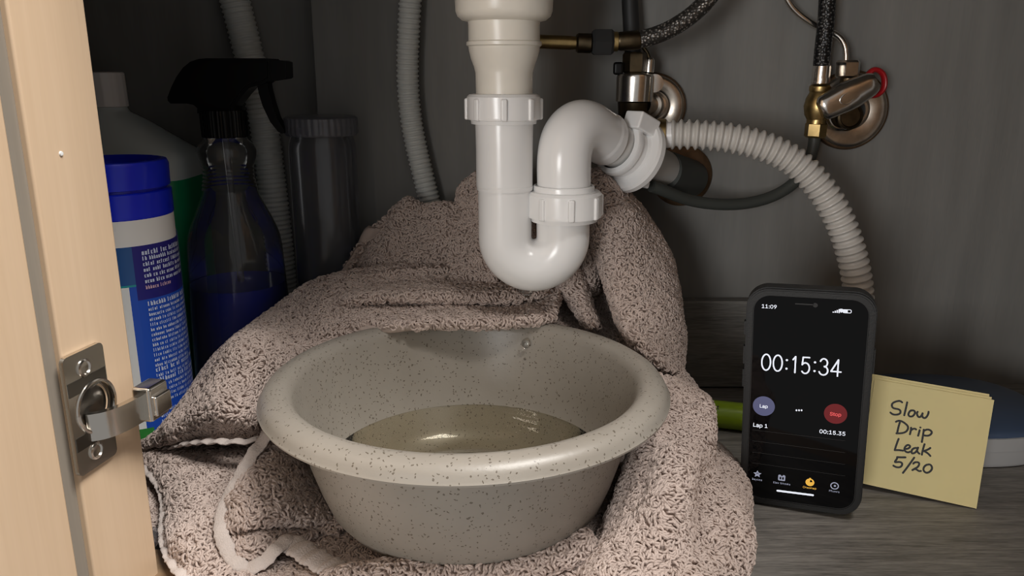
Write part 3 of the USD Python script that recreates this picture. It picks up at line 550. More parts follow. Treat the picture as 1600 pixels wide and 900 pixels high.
obj('blue_liquid', lathe([(0, sz(440)), (rl, sz(440))] + liq + [(pr_[-1][0] - 0.0015, 0.007), (0, 0.003)], 64, (sx, SY, 0)), 'blue_liquid', spray, smooth=50, label='dark blue liquid')
obj('dip_tube', sweep(np.array([[sx, SY, sz(215)], [sx + 0.002, SY, sz(400)], [sx + 0.004, SY, 0.008]]), 0.0028, 14), 'glass_jar', spray)
hd = np.array([sx, SY, 0.0])
obj('screw_collar', lathe([(0, sz(172)), (PX(34, P(350, 180, SY)), sz(172)), (PX(35, P(350, 180, SY)), sz(176)), (PX(34.5, P(350, 200, SY)), sz(212)), (PX(33, P(350, 200, SY)), sz(214)), (0, sz(214))], 96, hd, mod=lambda r, z, a: r * (1 + 0.015 * np.sign(np.sin(40 * a)))), 'black', spray)
def xz(pts): return [((P(px, py, SY)[0]), P(px, py, SY)[2]) for px, py in pts]
def slab(pts, t, m, name, rad=0.003, smooth_n=None):
    poly = Polygon(curve2(pts, smooth_n) if smooth_n else pts)
    s = extr(poly, t); v = np.array(s.vertices); s = trimesh.Trimesh(np.stack([v[:, 0], SY + t / 2 - v[:, 2], v[:, 1]], 1), s.faces, process=False)
    if s.volume < 0: s.invert()
    return s
head = xz([(271, 157), (270, 152), (276, 136), (284, 120), (294, 106), (305, 97), (318, 92.5), (330, 91.5), (420, 91.5), (430, 92), (430, 124), (424, 127), (420, 130), (396, 137), (386, 148), (372, 166), (372, 176), (316, 176), (316, 168), (310, 163), (300, 161), (275, 161)])
hh_ = slab(head, 0.021, 'black', 'h'); 
head_in = list(Polygon(head).buffer(-0.0025).exterior.coords)
hs = manifold3d.Manifold(manifold3d.Mesh(np.array(hh_.vertices, np.float32), np.array(hh_.faces, np.uint32)))
obj('trigger_head', [slab(head_in, 0.026, 'black', 'h'), hh_], 'black', spray, smooth=30)
tr = xz([(405, 128), (420, 124), (423, 140), (428, 160), (436, 184), (446, 200), (448, 205), (444, 208), (438, 205), (426, 190), (414, 165), (408, 145)])
obj('trigger', slab(tr, 0.013, 'black', 't'), 'black', spray)
nz = xz([(424, 93), (448, 95), (452, 97), (453, 121), (450, 123), (424, 127)]); obj('nozzle', slab(nz, 0.02, 'black', 'n'), 'black', spray)

# clear jar and tub behind
CY = 0.668; cxx = P(502, 200, CY)[0]; cr = PX(52, P(499, 250, CY)); cz_ = lambda py: P(499, py, CY)[2]
jar = thing('clear_jar', 'smoky clear plastic jar with a ribbed lid, in the dark back corner', 'jar', (cxx, CY, 0))
cr = min(cr, 0.0275)
obj('jar_body', lathe([(0, 0.001), (cr * 0.95, 0.001), (cr, 0.004), (cr, cz_(235)), (cr * 0.97, cz_(222)), (cr * 0.9, cz_(212)), (cr * 0.9, cz_(200))], 64, (cxx, CY, 0)), 'glass_jar', jar, smooth=50)
obj('jar_lid', lathe([(0, cz_(181)), (cr * 0.98, cz_(181)), (cr * 1.06, cz_(184)), (cr * 1.08, cz_(206)), (cr * 1.02, cz_(211)), (cr * 0.92, cz_(211))], 120, (cxx, CY, 0), mod=lambda r, z, a: r * (1 + 0.015 * np.sin(36 * a))), 'jar_lid', jar, smooth=50)

# ================================================================== basin, water, drops
BC = np.array([-0.0282, 0.4614]); BR = 0.1238
bo = np.array([BC[0], BC[1], 0])
RZ = 0.104
bprof = [(0, 0.0125), (0.060, 0.0125), (0.071, 0.0138), (0.080, 0.0185), (0.0865, 0.027), (0.0915, 0.040), (0.0970, 0.058), (0.1015, 0.078), (0.1040, 0.090), (0.1045, 0.0925), (0.119, 0.0922), (0.1212, 0.0918), (0.1236, 0.0924), (0.1239, 0.0936), (0.1228, 0.0950), (0.1220, 0.0972), (0.1200, 0.1000), (0.1165, 0.1022), (0.1120, 0.1032), (0.1080, 0.1024), (0.1050, 0.0998), (0.1030, 0.0955), (0.0995, 0.080), (0.0945, 0.058), (0.0885, 0.040), (0.0835, 0.028), (0.0775, 0.0205), (0.069, 0.0165), (0.058, 0.0155), (0, 0.0152)]
bp_ = np.array(bprof); tt = np.r_[0, np.cumsum(np.linalg.norm(np.diff(bp_, axis=0), axis=1))]
single('wash_basin', lathe(bprof, 160, bo), 'basin', 'round speckled beige plastic basin standing on the towel under the trap', 'basin', smooth=50, origin=np.array([BC[0], BC[1], 0.0125]))
WZ = 0.043
dc = np.array([P(819, 640, TY - 0.003)[0], TY - 0.003, WZ])
n_r, n_a = 150, 160; rad = np.linspace(0, 1, n_r) * 0.0894; ang = np.linspace(0, 2 * np.pi, n_a, endpoint=False)
wv = [[0, 0]] + [[r_ * math.cos(t), r_ * math.sin(t)] for r_ in rad[1:] for t in ang]; wv = np.array(wv) + BC
dd = np.linalg.norm(wv - dc[:2], axis=1)
wh = WZ + 0.0007 * np.cos(dd * 2 * np.pi / 0.0075) * np.exp(-dd / 0.014) + 0.00035 * (meshkit.noise(np.c_[wv * 120, 0 * dd]) - 0.5) * np.exp(-dd / 0.05)
V = np.c_[wv, wh]; Fs = [[0, 1 + j, 1 + (j + 1) % n_a] for j in range(n_a)]
for i in range(n_r - 2):
    b0, b1 = 1 + i * n_a, 1 + (i + 1) * n_a
    for j in range(n_a): k = (j + 1) % n_a; Fs += [[b0 + j, b1 + j, b1 + k], [b0 + j, b1 + k, b0 + k]]
nv = len(V); ring = np.arange(1 + (n_r - 2) * n_a, nv); lowV = []
low = [(0.0880, 0.0402), (0.0832, 0.0284), (0.0770, 0.0210), (0.0685, 0.0170), (0.0575, 0.0158)]
for r_, z in low: lowV += [[BC[0] + r_ * math.cos(t), BC[1] + r_ * math.sin(t), z] for t in ang]
V = np.vstack([V, lowV, [[BC[0], BC[1], 0.0156]]]); prev = ring
for q in range(5):
    cur = nv + q * n_a + np.arange(n_a)
    for j in range(n_a): k = (j + 1) % n_a; Fs += [[prev[j], cur[j], cur[k]], [prev[j], cur[k], prev[k]]]
    prev = cur
Fs += [[prev[j], len(V) - 1, prev[(j + 1) % n_a]] for j in range(n_a)]
single('basin_water', trimesh.Trimesh(V, np.array(Fs), process=False), 'water', 'shallow clear water in the bottom of the beige basin, rippling under the drip', 'water', smooth=True)
def drop(px, py, r, st=1.0, z=None):
    c = P(px, py, TY - 0.003); t = np.linspace(0, np.pi, 14)
    pr2 = [(r * math.sin(q) * (1.0 if q < np.pi / 2 else 1 - 0.12 * (st - 1) * (q - np.pi / 2)), r * st * -math.cos(q)) for q in t]; pr2[0] = (0, pr2[0][1]); pr2[-1] = (0, pr2[-1][1]); return lathe(pr2, 20, c)
single('water_drop', drop(821, 537, 0.0030, 1.3), 'drop', 'largest falling water drop, below the trap and above the water', 'water drop')
single('water_drop', drop(825, 480, 0.0018, 2.6), 'drop', 'long stretched water drop just beneath the trap, before the towel edge', 'water drop')
rng = random.Random(11)
ORD = 'first second third fourth fifth sixth seventh eighth ninth tenth eleventh twelfth thirteenth fourteenth'.split()
for kk, (px, py, r_) in enumerate(sorted(((822, 466, .0009), (821, 491, .0012), (825, 492, .0009), (822, 507, .0012), (821, 522, .0006), (820, 561, .0009), (818, 575, .0008), (822, 577, .001), (821, 591, .0007), (820, 612, .0005), (817, 628, .0009), (821, 600, .0006), (818, 621, .0006)), key=lambda q: q[1])):
    single('water_drop', drop(px, py, r_, 1.15), 'drop', f'tiny water droplet, {ORD[kk]} from the top of the falling line below the white trap', 'water drop', group='tiny falling droplets')

# ================================================================== phone
def plane_frame(BL, BR_, TL):
    BL, BR_, TL = map(np.array, (BL, BR_, TL)); u_ = unit(BR_ - BL); v_ = unit(TL - BL - u_ * ((TL - BL) @ u_)); return np.stack([u_, v_, np.cross(u_, v_)], 1), BL
RPh, OPh = plane_frame([0.15412, 0.48673, 0.0002], [0.22475, 0.46064, 0.0030], [0.14548, 0.48429, 0.1504])
PW, PH, PT = 0.0756, 0.1512, 0.0125
def ph(mesh): return xform(mesh, RPh, OPh)
def raypx(px, py, R_, O_):
    t = (py - 450) / F; ray = np.array([(px - 800) / F, CP - t * SP, -(SP + t * CP)]); c0 = np.array([0, 0, CH]); n_ = R_[:, 2]
    s = ((O_ - c0) @ n_) / (ray @ n_); q = c0 + ray * s - O_; return np.array([q @ R_[:, 0], q @ R_[:, 1]])
phone = thing('phone', 'black smartphone in a rugged case showing a running stopwatch, standing upright', 'phone', OPh)
outer = rrect(PW, PH, 0.0135, PW / 2, PH / 2); inner = rrect(PW - 0.0085, PH - 0.0085, 0.0105, PW / 2, PH / 2); mid_ = rrect(PW - 0.003, PH - 0.003, 0.0125, PW / 2, PH / 2)
case = [xform(extr(mid_, PT), np.eye(3), [0, 0, -PT]), xform(extr(outer, PT - 0.003), np.eye(3), [0, 0, -PT + 0.0012])]
lip = [xform(extr(mid_.difference(inner), 0.0012), np.eye(3), [0, 0, 0]), xform(extr(outer.buffer(-0.0006).difference(mid_.buffer(-0.0012)), 0.0007), np.eye(3), [0, 0, -0.0002])]
obj('case', [ph(x) for x in case + lip], 'case', phone, label='black rugged case')
for k, (y0, y1) in enumerate(((0.118, 0.127), (0.098, 0.110), (0.082, 0.094))):
    obj('side_button', ph(bx(-0.0012, 0.001, y0, y1, -0.0085, -0.0045)), 'case', phone)
obj('side_button', ph(bx(PW - 0.001, PW + 0.0011, 0.098, 0.114, -0.0085, -0.0045)), 'case', phone)
scr = rrect(PW - 0.0088, PH - 0.0088, 0.0102, PW / 2, PH / 2)
bez = obj('screen', ph(xform(extr(scr, 0.0004), np.eye(3), [0, 0, 0.0001])), 'screen', phone, label='dark glass screen')
obj('screen_edge', ph(xform(extr(scr.difference(scr.buffer(-0.0004)), 0.0003), np.eye(3), [0, 0, 0.0004])), 'screen_line', bez)
S0 = 0.00052
def ui(name, shape, m, label=None, z=0.0): obj(name, ph(xform(extr(shape, 0.00012), np.eye(3), [0, 0, S0 + z])), m, bez, smooth=False, label=label)
def at(px, py): return raypx(px, py, RPh, OPh)
def txt(name, s, h, px, py, m, anchor='c', bold=False, z=0.0, label=None):
    t = meshkit.text_mesh(s, h, 0.0001, bold); b_ = t.bounds; p = at(px, py)
    dx = {'c': -(b_[0, 0] + b_[1, 0]) / 2, 'l': -b_[0, 0], 'r': -b_[1, 0]}[anchor]; t.apply_translation([p[0] + dx, p[1] - h / 2, S0 + z]); obj(name, ph(t), m, bez, smooth=False, label=label)
# big clock digits drawn as even strokes
DW, DH = 0.0066, 0.0112
def digit(ch):
    e = lambda cx, cy, rx, ry, a0, a1, n=28: [(cx + rx * math.cos(D2(t)), cy + ry * math.sin(D2(t))) for t in np.linspace(a0, a1, n)]
    return {'0': [e(.5, .5, .42, .5, 0, 360, 40)], '1': [[(.28, .80), (.56, 1.0), (.56, 0)]], '5': [[(.82, 1), (.24, 1), (.18, .53)] + e(.48, .33, .38, .33, 138, -140)],
            '3': [e(.46, .75, .33, .25, 160, -75, 22) + e(.46, .27, .40, .27, 80, -160, 26)], '4': [[(.66, 0), (.66, 1), (.05, .27), (.95, .27)]], ':': [[(.5, .74)], [(.5, .20)]]}[ch]
cur = 0.0; shapes = []
for ch in '00:15:34':
    wdt = 0.0032 if ch == ':' else (0.0054 if ch == '1' else DW)
    for st in digit(ch): shapes.append(ribbon([[(cur + x * wdt, y * DH) for x, y in st]], 0.00105 if ch != ':' else 0.0015))
    cur += wdt + 0.0007
sh = unary_union(shapes); pL, pR = at(1189, 567), at(1317, 573); kx = np.linalg.norm(pR - pL) / cur
ui('clock_digits', affinity.translate(affinity.scale(sh, kx, kx * 1.0, origin=(0, 0)), pL[0], (pL[1] + pR[1]) / 2 - DH * kx / 2), 'ui_white', 'white stopwatch digits')
txt('status_time', '11:09', 0.0024, 1202, 478.5, 'ui_white', bold=True)
p = at(1307, 486)
for k in range(4): ui('signal_bar', sbox(p[0] - 0.0022 + k * 0.0011, p[1] - 0.001, p[0] - 0.0014 + k * 0.0011, p[1] - 0.0003 + 0.0006 * k), 'ui_white')
p = at(1314.5, 485.5); wf = Polygon([(0, -0.0012)] + [(0.0024 * math.sin(t), -0.0012 + 0.0026 * math.cos(t)) for t in np.linspace(-0.75, 0.75, 12)]); ui('wifi_symbol', affinity.translate(wf, *p), 'ui_white')
p = at(1323.5, 486); bt = rrect(0.0052, 0.0024, 0.0009, *p); ui('battery_symbol', bt.difference(rrect(0.0042, 0.0015, 0.0004, *p)).union(sbox(p[0] - 0.0021, p[1] - 0.0008, p[0] + 0.0004, p[1] + 0.0008)), 'ui_white')
p = at(1257, 475); ui('speaker_slot', rrect(0.011, 0.0008, 0.0004, *p), 'screen_line'); p = at(1274, 476.5); ui('front_camera', Point(p).buffer(0.0014), 'screen_line')
p = at(1193.5, 634); ui('lap_button', Point(p).buffer(0.0068, quad_segs=16), 'ui_lap', 'round violet button'); txt('lap_lettering', 'Lap', 0.0022, 1193.5, 634, 'ui_white', bold=True, z=0.0002)
p = at(1305.5, 646); ui('stop_button', Point(p).buffer(0.0068, quad_segs=16), 'ui_stop', 'round dark red button'); txt('stop_lettering', 'Stop', 0.0023, 1305.5, 646.5, 'ui_red', bold=True, z=0.0002)
for px in (1244.5, 1248.5, 1252.5): ui('page_dot', Point(at(px, 640.5)).buffer(0.0006), 'ui_white')
txt('lap_row_text', 'Lap 1', 0.0026, 1177, 663, 'ui_white', 'l', True); txt('lap_time_text', '00:15.35', 0.0026, 1321, 677.5, 'ui_white', 'r', True)
for yl, yr in ((671, 688), (688, 706.5), (705.5, 725), (722.5, 743)):
    a, b = at(1176, yl), at(1320, yr); ui('divider_line', LineString([a, b]).buffer(0.00012), 'screen_line')
def tab(px, py, shape, m, word, wpx, wpy):
    p = at(px, py); ui('tab_icon', affinity.translate(shape, *p), m); txt('tab_word', word, 0.0014, wpx, wpy, m)
star = Polygon([(0.0027 * (1 if k % 2 == 0 else 0.5) * math.sin(k * math.pi / 5), 0.0027 * (1 if k % 2 == 0 else 0.5) * math.cos(k * math.pi / 5)) for k in range(10)])
tab(1183.5, 740, star.difference(star.buffer(-0.0006).buffer(-0.0001)).union(Point(0, -0.0004).buffer(0.0007)), 'ui_grey', 'Bayons', 1183, 748.5)
cal_ = rrect(0.0045, 0.0042, 0.0008).difference(sbox(-0.0013, -0.0012, -0.0003, 0.0006)).difference(sbox(0.0003, -0.0012, 0.0013, 0.0006)).difference(sbox(-0.0006, 0.0014, 0.0006, 0.0022))
tab(1221.5, 746, cal_, 'ui_grey', 'Elev itmnals', 1221.5, 754.5)
tab(1265.5, 753, Point(0, 0).buffer(0.0027).difference(Polygon([(0, 0), (0.0016, 0.0004), (0.0009, 0.0018), (0.0001, 0.0017)])).union(sbox(-0.0005, 0.002, 0.0005, 0.0032)), 'ui_orange', 'Oreomap', 1265, 761.5)
tab(1304, 758.5, Point(0, 0).buffer(0.0026).difference(Point(0, 0).buffer(0.0019)).union(Point(0.0002, 0).buffer(0.0007)), 'ui_grey', 'Pfumrs', 1303.5, 767)
a, b = at(1215, 766), at(1270, 773); ui('home_bar', LineString([a, b]).buffer(0.0007), 'ui_white')

# ================================================================== sticky notes
RN, ON = plane_frame([0.24157, 0.50457, 0.0042], [0.30901, 0.47662, 0.0004], [0.25296, 0.52160, 0.0743])
NW = 0.0732
def nt(mesh): return xform(mesh, RN, ON)
pad = thing('sticky_note_pad', 'yellow sticky notes propped beside the phone, handwritten Slow Drip Leak 5/20', 'notes', ON)
for k in range(3):
    g = 9; t = 0.0002; xs_, ys_ = np.meshgrid(np.linspace(0, NW, g), np.linspace(0, NW, g), indexing='ij')
    zz_ = -0.0008 * k + 0.0010 * ((NW - ys_) / NW) ** 3 * (xs_ / NW) * (1 if k == 0 else 0.3)
    if k: xs_ = xs_ - 0.0015 * k; ys_ = ys_ + 0.0016 * k
    sheet = []
    top = np.stack([xs_, ys_, zz_], -1).reshape(-1, 3); bot_ = top - [0, 0, t]; f = []
    for i in range(g - 1):
        for j in range(g - 1):
            a, b, c_, d_ = i * g + j, (i + 1) * g + j, (i + 1) * g + j + 1, i * g + j + 1; f += [[a, b, c_], [a, c_, d_], [a + g * g, c_ + g * g, b + g * g], [a + g * g, d_ + g * g, c_ + g * g]]
    rim_ = [i * g for i in range(g)] + [(g - 1) * g + j for j in range(1, g)] + [i * g + g - 1 for i in range(g - 2, -1, -1)] + [j for j in range(g - 2, 0, -1)]
    for i in range(len(rim_)): a, b = rim_[i], rim_[(i + 1) % len(rim_)]; f += [[a, a + g * g, b + g * g], [a, b + g * g, b]]
    s_ = trimesh.Trimesh(np.vstack([top, bot_]), np.array(f), process=False)
    obj('note_sheet', nt(s_), 'paper', pad, smooth=False)
W = [[(222,120),(200,106),(160,112),(120,140),(125,170),(165,185),(205,205),(205,225),(170,243),(130,240),(105,222)], [(273,120),(262,170),(243,250)], [(318,200),(290,225),(290,255),(315,262),(345,240),(350,212),(330,200),(315,203)],
     [(378,215),(375,250),(392,268),(415,255),(428,228),(425,260),(445,278),(475,255),(488,215)], [(200,318),(185,370),(172,430)], [(160,315),(200,305),(250,330),(282,370),(270,405),(225,428),(165,432)],
     [(312,375),(308,410),(300,440)], [(306,415),(325,390),(350,385),(362,392)], [(398,400),(390,430),(383,455)], [(405,372),(406,373)], [(440,395),(432,450),(420,518)], [(438,410),(465,395),(500,398),(520,420),(505,445),(470,455),(435,450)],
     [(187,487),(165,545),(148,600)], [(148,600),(190,600),(230,605)], [(250,580),(285,582),(302,560),(285,548),(255,565),(245,595),(265,618),(300,615)], [(375,580),(345,580),(318,605),(320,630),(345,628),(372,600),(382,575)], [(382,575),(374,608),(395,635)],
     [(447,540),(432,590),(420,645)], [(505,578),(465,600),(435,608)], [(435,608),(470,625),(505,658)], [(255,672),(210,672),(172,670)], [(172,670),(160,700),(150,718),(190,718),(222,735),(215,760),(175,772),(135,755)], [(343,675),(290,750),(230,828)],
     [(335,735),(365,720),(392,730),(385,760),(350,785),(325,800),(345,790),(375,800),(410,808)], [(480,745),(445,765),(437,800),(460,825),(500,815),(522,780),(510,750),(480,745)]]
st = []
for s in W: st.append([tuple(raypx(1375 + x / 6.43, 610 + y / 6.43, RN, ON)) for x, y in curve2(s)])
def lift(x, y): return 0.0010 * ((NW - y) / NW) ** 3 * (x / NW)
wm = extr(ribbon(st, 0.00125), 0.00012); v = np.array(wm.vertices); v[:, 2] += 0.00005 + lift(v[:, 0], v[:, 1]); wm = trimesh.Trimesh(v, wm.faces, process=False)
obj('handwriting', nt(wm), 'ink', pad, smooth=False, label='black handwriting Slow Drip Leak 5/20')

# ================================================================== tub with slate-blue lid, marker
TBc = np.array([P(1462, 620, 0.60)[0], 0.594]); ta, tb_ = 0.078, 0.062
tub = thing('lidded_tub', 'white tub with a domed slate-blue lid behind the sticky notes', 'tub', (TBc[0], TBc[1], 0))
obj('tub_base', loft([(0.0005, ta * 0.97, tb_ * 0.97, 2.6), (0.003, ta, tb_, 2.6), (0.014, ta * 1.005, tb_ * 1.005, 2.6), (0.0143, ta * 1.015, tb_ * 1.015, 2.6), (0.0155, ta * 1.015, tb_ * 1.015, 2.6), (0.024, ta * 1.02, tb_ * 1.02, 2.6), (0.0245, ta * 0.98, tb_ * 0.98, 2.6)], TBc[0], TBc[1], 80), 'grey_plastic', tub, smooth=40)
dome_s = [(0.0240, 1.0)] + [(0.0245 + 0.0105 * math.sin(t), 1.0 * max(math.cos(t), 0.02) ** 1.0) for t in np.linspace(0, np.pi / 2, 18)]
obj('tub_lid', loft([(z, ta * k, tb_ * k, 2.5) for z, k in dome_s], TBc[0], TBc[1], 80), 'slate', tub, smooth=50, label='slate-blue domed lid')
m0, m1 = G(1060, 640, 0.0115), G(1196, 655, 0.0115); md = unit(m1 - m0); mo = m0 - md * 0.03; mo[2] = 0.0114
mk = thing('highlighter', 'lime green highlighter lying between the towel and the phone', 'marker', mo)
obj('marker_barrel', lathe([(0, 0), (0.009, 0), (0.0108, 0.002), (0.0112, 0.02), (0.0112, 0.090), (0.010, 0.092), (0, 0.092)], 40, mo, md), 'green_marker', mk)
obj('marker_cap', lathe([(0.0100, 0.091), (0.0113, 0.0915), (0.0113, 0.108), (0.009, 0.111), (0, 0.111)], 40, mo, md), 'green_marker', mk)
mR = frame(md); tx = meshkit.text_mesh('100 eart', 0.0035, 0.0001, True); pc = G(1098, 624, 0.02)
s0 = (pc - mo) @ md; v = np.array(tx.vertices); side = unit(np.cross(md, [0, 0, 1])); 
if side[1] > 0: side = -side
aa = v[:, 1] / 0.0113 + 0.75; rr_ = 0.0113 + v[:, 2]
q = mo + np.outer(s0 - 0.006 + v[:, 0], md) + (rr_ * np.cos(aa))[:, None] * side + (rr_ * np.sin(aa))[:, None] * np.array([0, 0, 1.0])
obj('marker_print', trimesh.Trimesh(q, tx.faces, process=False), 'ink', mk, smooth=False, label='small black print')
# scrap of clear plastic at the towel's left edge
single('clear_sleeve', xform(rbox(0.05, 0.03, 0.004, 0.001, 8), np.array([[1, 0, 0], [0, 1, 0], [0, 0, 1.0]]), G(236, 850, 0.006) + [-0.022, 0.004, 0]), 'glass_jar', 'small clear plastic sleeve lying on the floor beside the door edge', 'sleeve')

#TOWEL
# ================================================================== towel
def pt(s):
    if len(s) == 4: return np.array(s[:3])
    px, py, v = s; return P(px, py, v) if v > 0.2 else G(px, py, v)
PATCH, HEMS = [], []
def patch(rows, step=0.0022, noise=0.0030, seed=0, ridge=None):
    C = np.array([[pt(s) for s in r] for r in rows])                       # (nr, nc, 3)
    nr, nc = C.shape[:2]
    Lr = np.linalg.norm(np.diff(C, axis=0), axis=2).sum(0).max(); Lc = np.linalg.norm(np.diff(C, axis=1), axis=2).sum(1).max()
    nu, nv_ = max(8, int(Lr / step)), max(8, int(Lc / step))
    def par(K, axis):                                                      # averaged chord-length parameter
        d = np.linalg.norm(np.diff(C, axis=axis), axis=2); d = (d.mean(1) if axis == 0 else d.mean(0)) + 0.002; return np.r_[0, np.cumsum(d)]
    tr, tc_ = par(C, 0), par(C, 1)
    A = make_interp_spline(tr, C, k=min(3, nr - 1), axis=0)(np.linspace(0, tr[-1], nu))
    S = make_interp_spline(tc_, A, k=min(3, nc - 1), axis=1)(np.linspace(0, tc_[-1], nv_))
    du, dv = np.gradient(S, axis=0), np.gradient(S, axis=1); n = np.cross(du, dv); n /= np.maximum(np.linalg.norm(n, axis=2, keepdims=True), 1e-9)
    view = S - np.array([0, 0, CH])
    if (n * view).sum() > 0: n = -n
    f = meshkit.fbm(S * 26 + seed * 7.3, 3, seed) - 0.5
    f2 = meshkit.fbm(S * 75 + seed * 3.1, 2, seed + 9) - 0.5
    S = S + n * (f * noise * 2.4 + f2 * noise * 0.8)[..., None]
    if ridge: S = S + n * ridge(S, np.linspace(0, 1, nu)[:, None], np.linspace(0, 1, nv_)[None, :])[..., None]
    S[..., 2] = np.maximum(S[..., 2], 0.0035)
    PATCH.append((S, n)); return S, n
def spl(pts): return [tuple(p) for p in pts]
# P1 the long roll from the hem at left, round the back rim, under the trap
R_ = [
 [(450,668,.030),(432,664,.050),(400,680,.052),(350,683,.050),(300,684,.048),(262,690,.042),(232,698,.030)],
 [(450,655,.035),(412,640,.066),(375,640,.076),(335,645,.074),(288,655,.062),(252,674,.046),(226,692,.026)],
 [(455,640,.050),(408,606,.080),(370,590,.090),(340,590,.088),(308,608,.070),(282,640,.048),(262,672,.020)],
 [(470,600,.070),(424,566,.092),(392,545,.104),(368,538,.104),(342,552,.086),(325,585,.050),(318,615,.030)],
 [(490,560,.540),(462,533,.556),(440,508,.570),(420,496,.584),(400,506,.592),(395,540,.602),(395,580,.60)],
 [(535,535,.556),(520,514,.560),(502,482,.582),(485,456,.600),(470,452,.608),(460,480,.612),(458,530,.610)],
 [(592,522,.553),(590,507,.553),(580,470,.586),(565,440,.605),(555,424,.618),(550,440,.628),(548,480,.632)],
 [(661,515,.552),(660,499,.552),(655,468,.588),(650,440,.606),(648,416,.620),(645,420,.640),(642,450,.650)],
 [(740,514,.553),(740,498,.553),(738,470,.590),(738,444,.607),(740,424,.620),(745,430,.640),(745,460,.650)],
 [(815,510,.556),(815,496,.556),(815,474,.591),(820,452,.603),(828,436,.610),(830,440,.630),(830,470,.640)],
 [(866,500,.568),(868,486,.568),(875,456,.595),(885,434,.603),(893,420,.612),(895,430,.630),(890,460,.640)]]
patch(R_, noise=0.0022, seed=1)
# upper folded layer of that roll, its edge hanging a little proud
patch([
 [(480,500,.590),(495,488,.596),(505,472,.606),(505,458,.615)],
 [(530,480,.580),(540,470,.579),(540,460,.590),(535,446,.604)],
 [(580,472,.574),(585,464,.573),(585,450,.594),(575,432,.606)],
 [(660,472,.574),(662,464,.572),(660,445,.596),(655,420,.611)],
 [(740,472,.576),(742,465,.574),(742,446,.598),(742,424,.612)],
 [(800,472,.580),(803,464,.579),(806,448,.599),(806,430,.612)],
 [(850,462,.586),(855,452,.587),(860,440,.602),(862,424,.614)]], noise=0.0012, seed=2)
# P2 mound behind the trap, left
patch([
 [(520,470,.628),(580,445,.632),(645,430,.622),(705,432,.618),(770,440,.612)],
 [(540,430,.632),(588,402,.640),(650,392,.630),(705,388,.626),(775,400,.612)],
 [(560,395,.640),(600,358,.648),(652,350,.640),(705,345,.632),(775,355,.613)],
 [(590,372,.652),(624,322,.655),(656,319,.652),(692,318,.645),(728,290,.635),][:5],
 [(622,395,.660),(630,330,.660),(660,323,.662),(695,325,.658),(745,275,.645)],
 [(630,440,.664),(632,380,.667),(662,370,.667),(700,370,.664),(760,330,.664)]], noise=0.0032, seed=3,
 ridge=lambda S, u, v: 0.004 * np.exp(-((v - 0.30 - 0.10 * u) / 0.06) ** 2) - 0.003 * np.exp(-((v - 0.16) / 0.06) ** 2) - 0.004 * np.exp(-((v - 0.80) / 0.05) ** 2) + 0 * u)
patch([
 [(700,440,.606),(735,440,.604),(775,450,.602)],
 [(705,380,.628),(740,380,.614),(780,380,.604)],
 [(712,320,.640),(742,325,.622),(785,330,.606)],
 [(715,298,.648),(740,278,.634),(790,272,.612)],
 [(725,320,.660),(745,290,.650),(790,285,.630)]], noise=0.002, seed=4)
# P3 flap to the right of the trap
patch([
 [(905,300,.612),(915,275,.602),(935,268,.604),(960,280,.625),(965,310,.650)],
 [(922,335,.606),(932,310,.592),(960,298,.594),(990,312,.622),(990,350,.650)],
 [(930,370,.602),(946,352,.586),(985,345,.588),(1018,355,.618),(1012,400,.650)],
 [(942,420,.596),(960,402,.577),(1005,398,.580),(1042,412,.612),(1035,450,.645)],
 [(958,470,.585),(975,455,.564),(1020,455,.568),(1054,468,.602),(1046,500,.640)],
 [(974,512,.568),(990,504,.549),(1030,508,.556),(1062,520,.592),(1054,545,.630)],
 [(998,545,.550),(1012,545,.535),(1040,552,.545),(1060,562,.580),(1052,575,.610)],
 [(1030,575,.535),(1035,575,.53),(1045,580,.535),(1056,585,.560),(1052,592,.590)]], noise=0.0028, seed=5,
 ridge=lambda S, u, v: 0.0035 * np.sin(v * 9 + u * 3) * np.sin(np.pi * v) )
# P4 dark recess behind and two small folds
patch([
 [(800,330,.648),(880,310,.650),(950,320,.655)],
 [(800,400,.640),(880,390,.645),(960,390,.645)],
 [(820,470,.625),(890,450,.635),(980,460,.632)],
 [(860,500,.600),(920,500,.605),(1010,540,.592)],
 [(880,515,.588),(945,530,.588),(1020,575,.570)]], noise=0.004, seed=6)
patch([
 [(905,345,.622),(920,338,.612),(932,345,.622)],
 [(910,380,.616),(926,372,.604),(936,382,.618)],
 [(905,425,.610),(922,425,.600),(935,430,.616)],
 [(902,455,.612),(918,458,.606),(930,455,.620)]], noise=0.003, seed=7)
patch([
 [(868,428,.606),(888,420,.597),(908,425,.606)],
 [(876,452,.602),(896,446,.591),(918,452,.602)],
 [(892,478,.594),(908,474,.583),(926,480,.595)],
 [(908,500,.584),(920,498,.576),(934,503,.586)],
 [(922,514,.578),(928,512,.574),(936,512,.580)]], noise=0.002, seed=8)
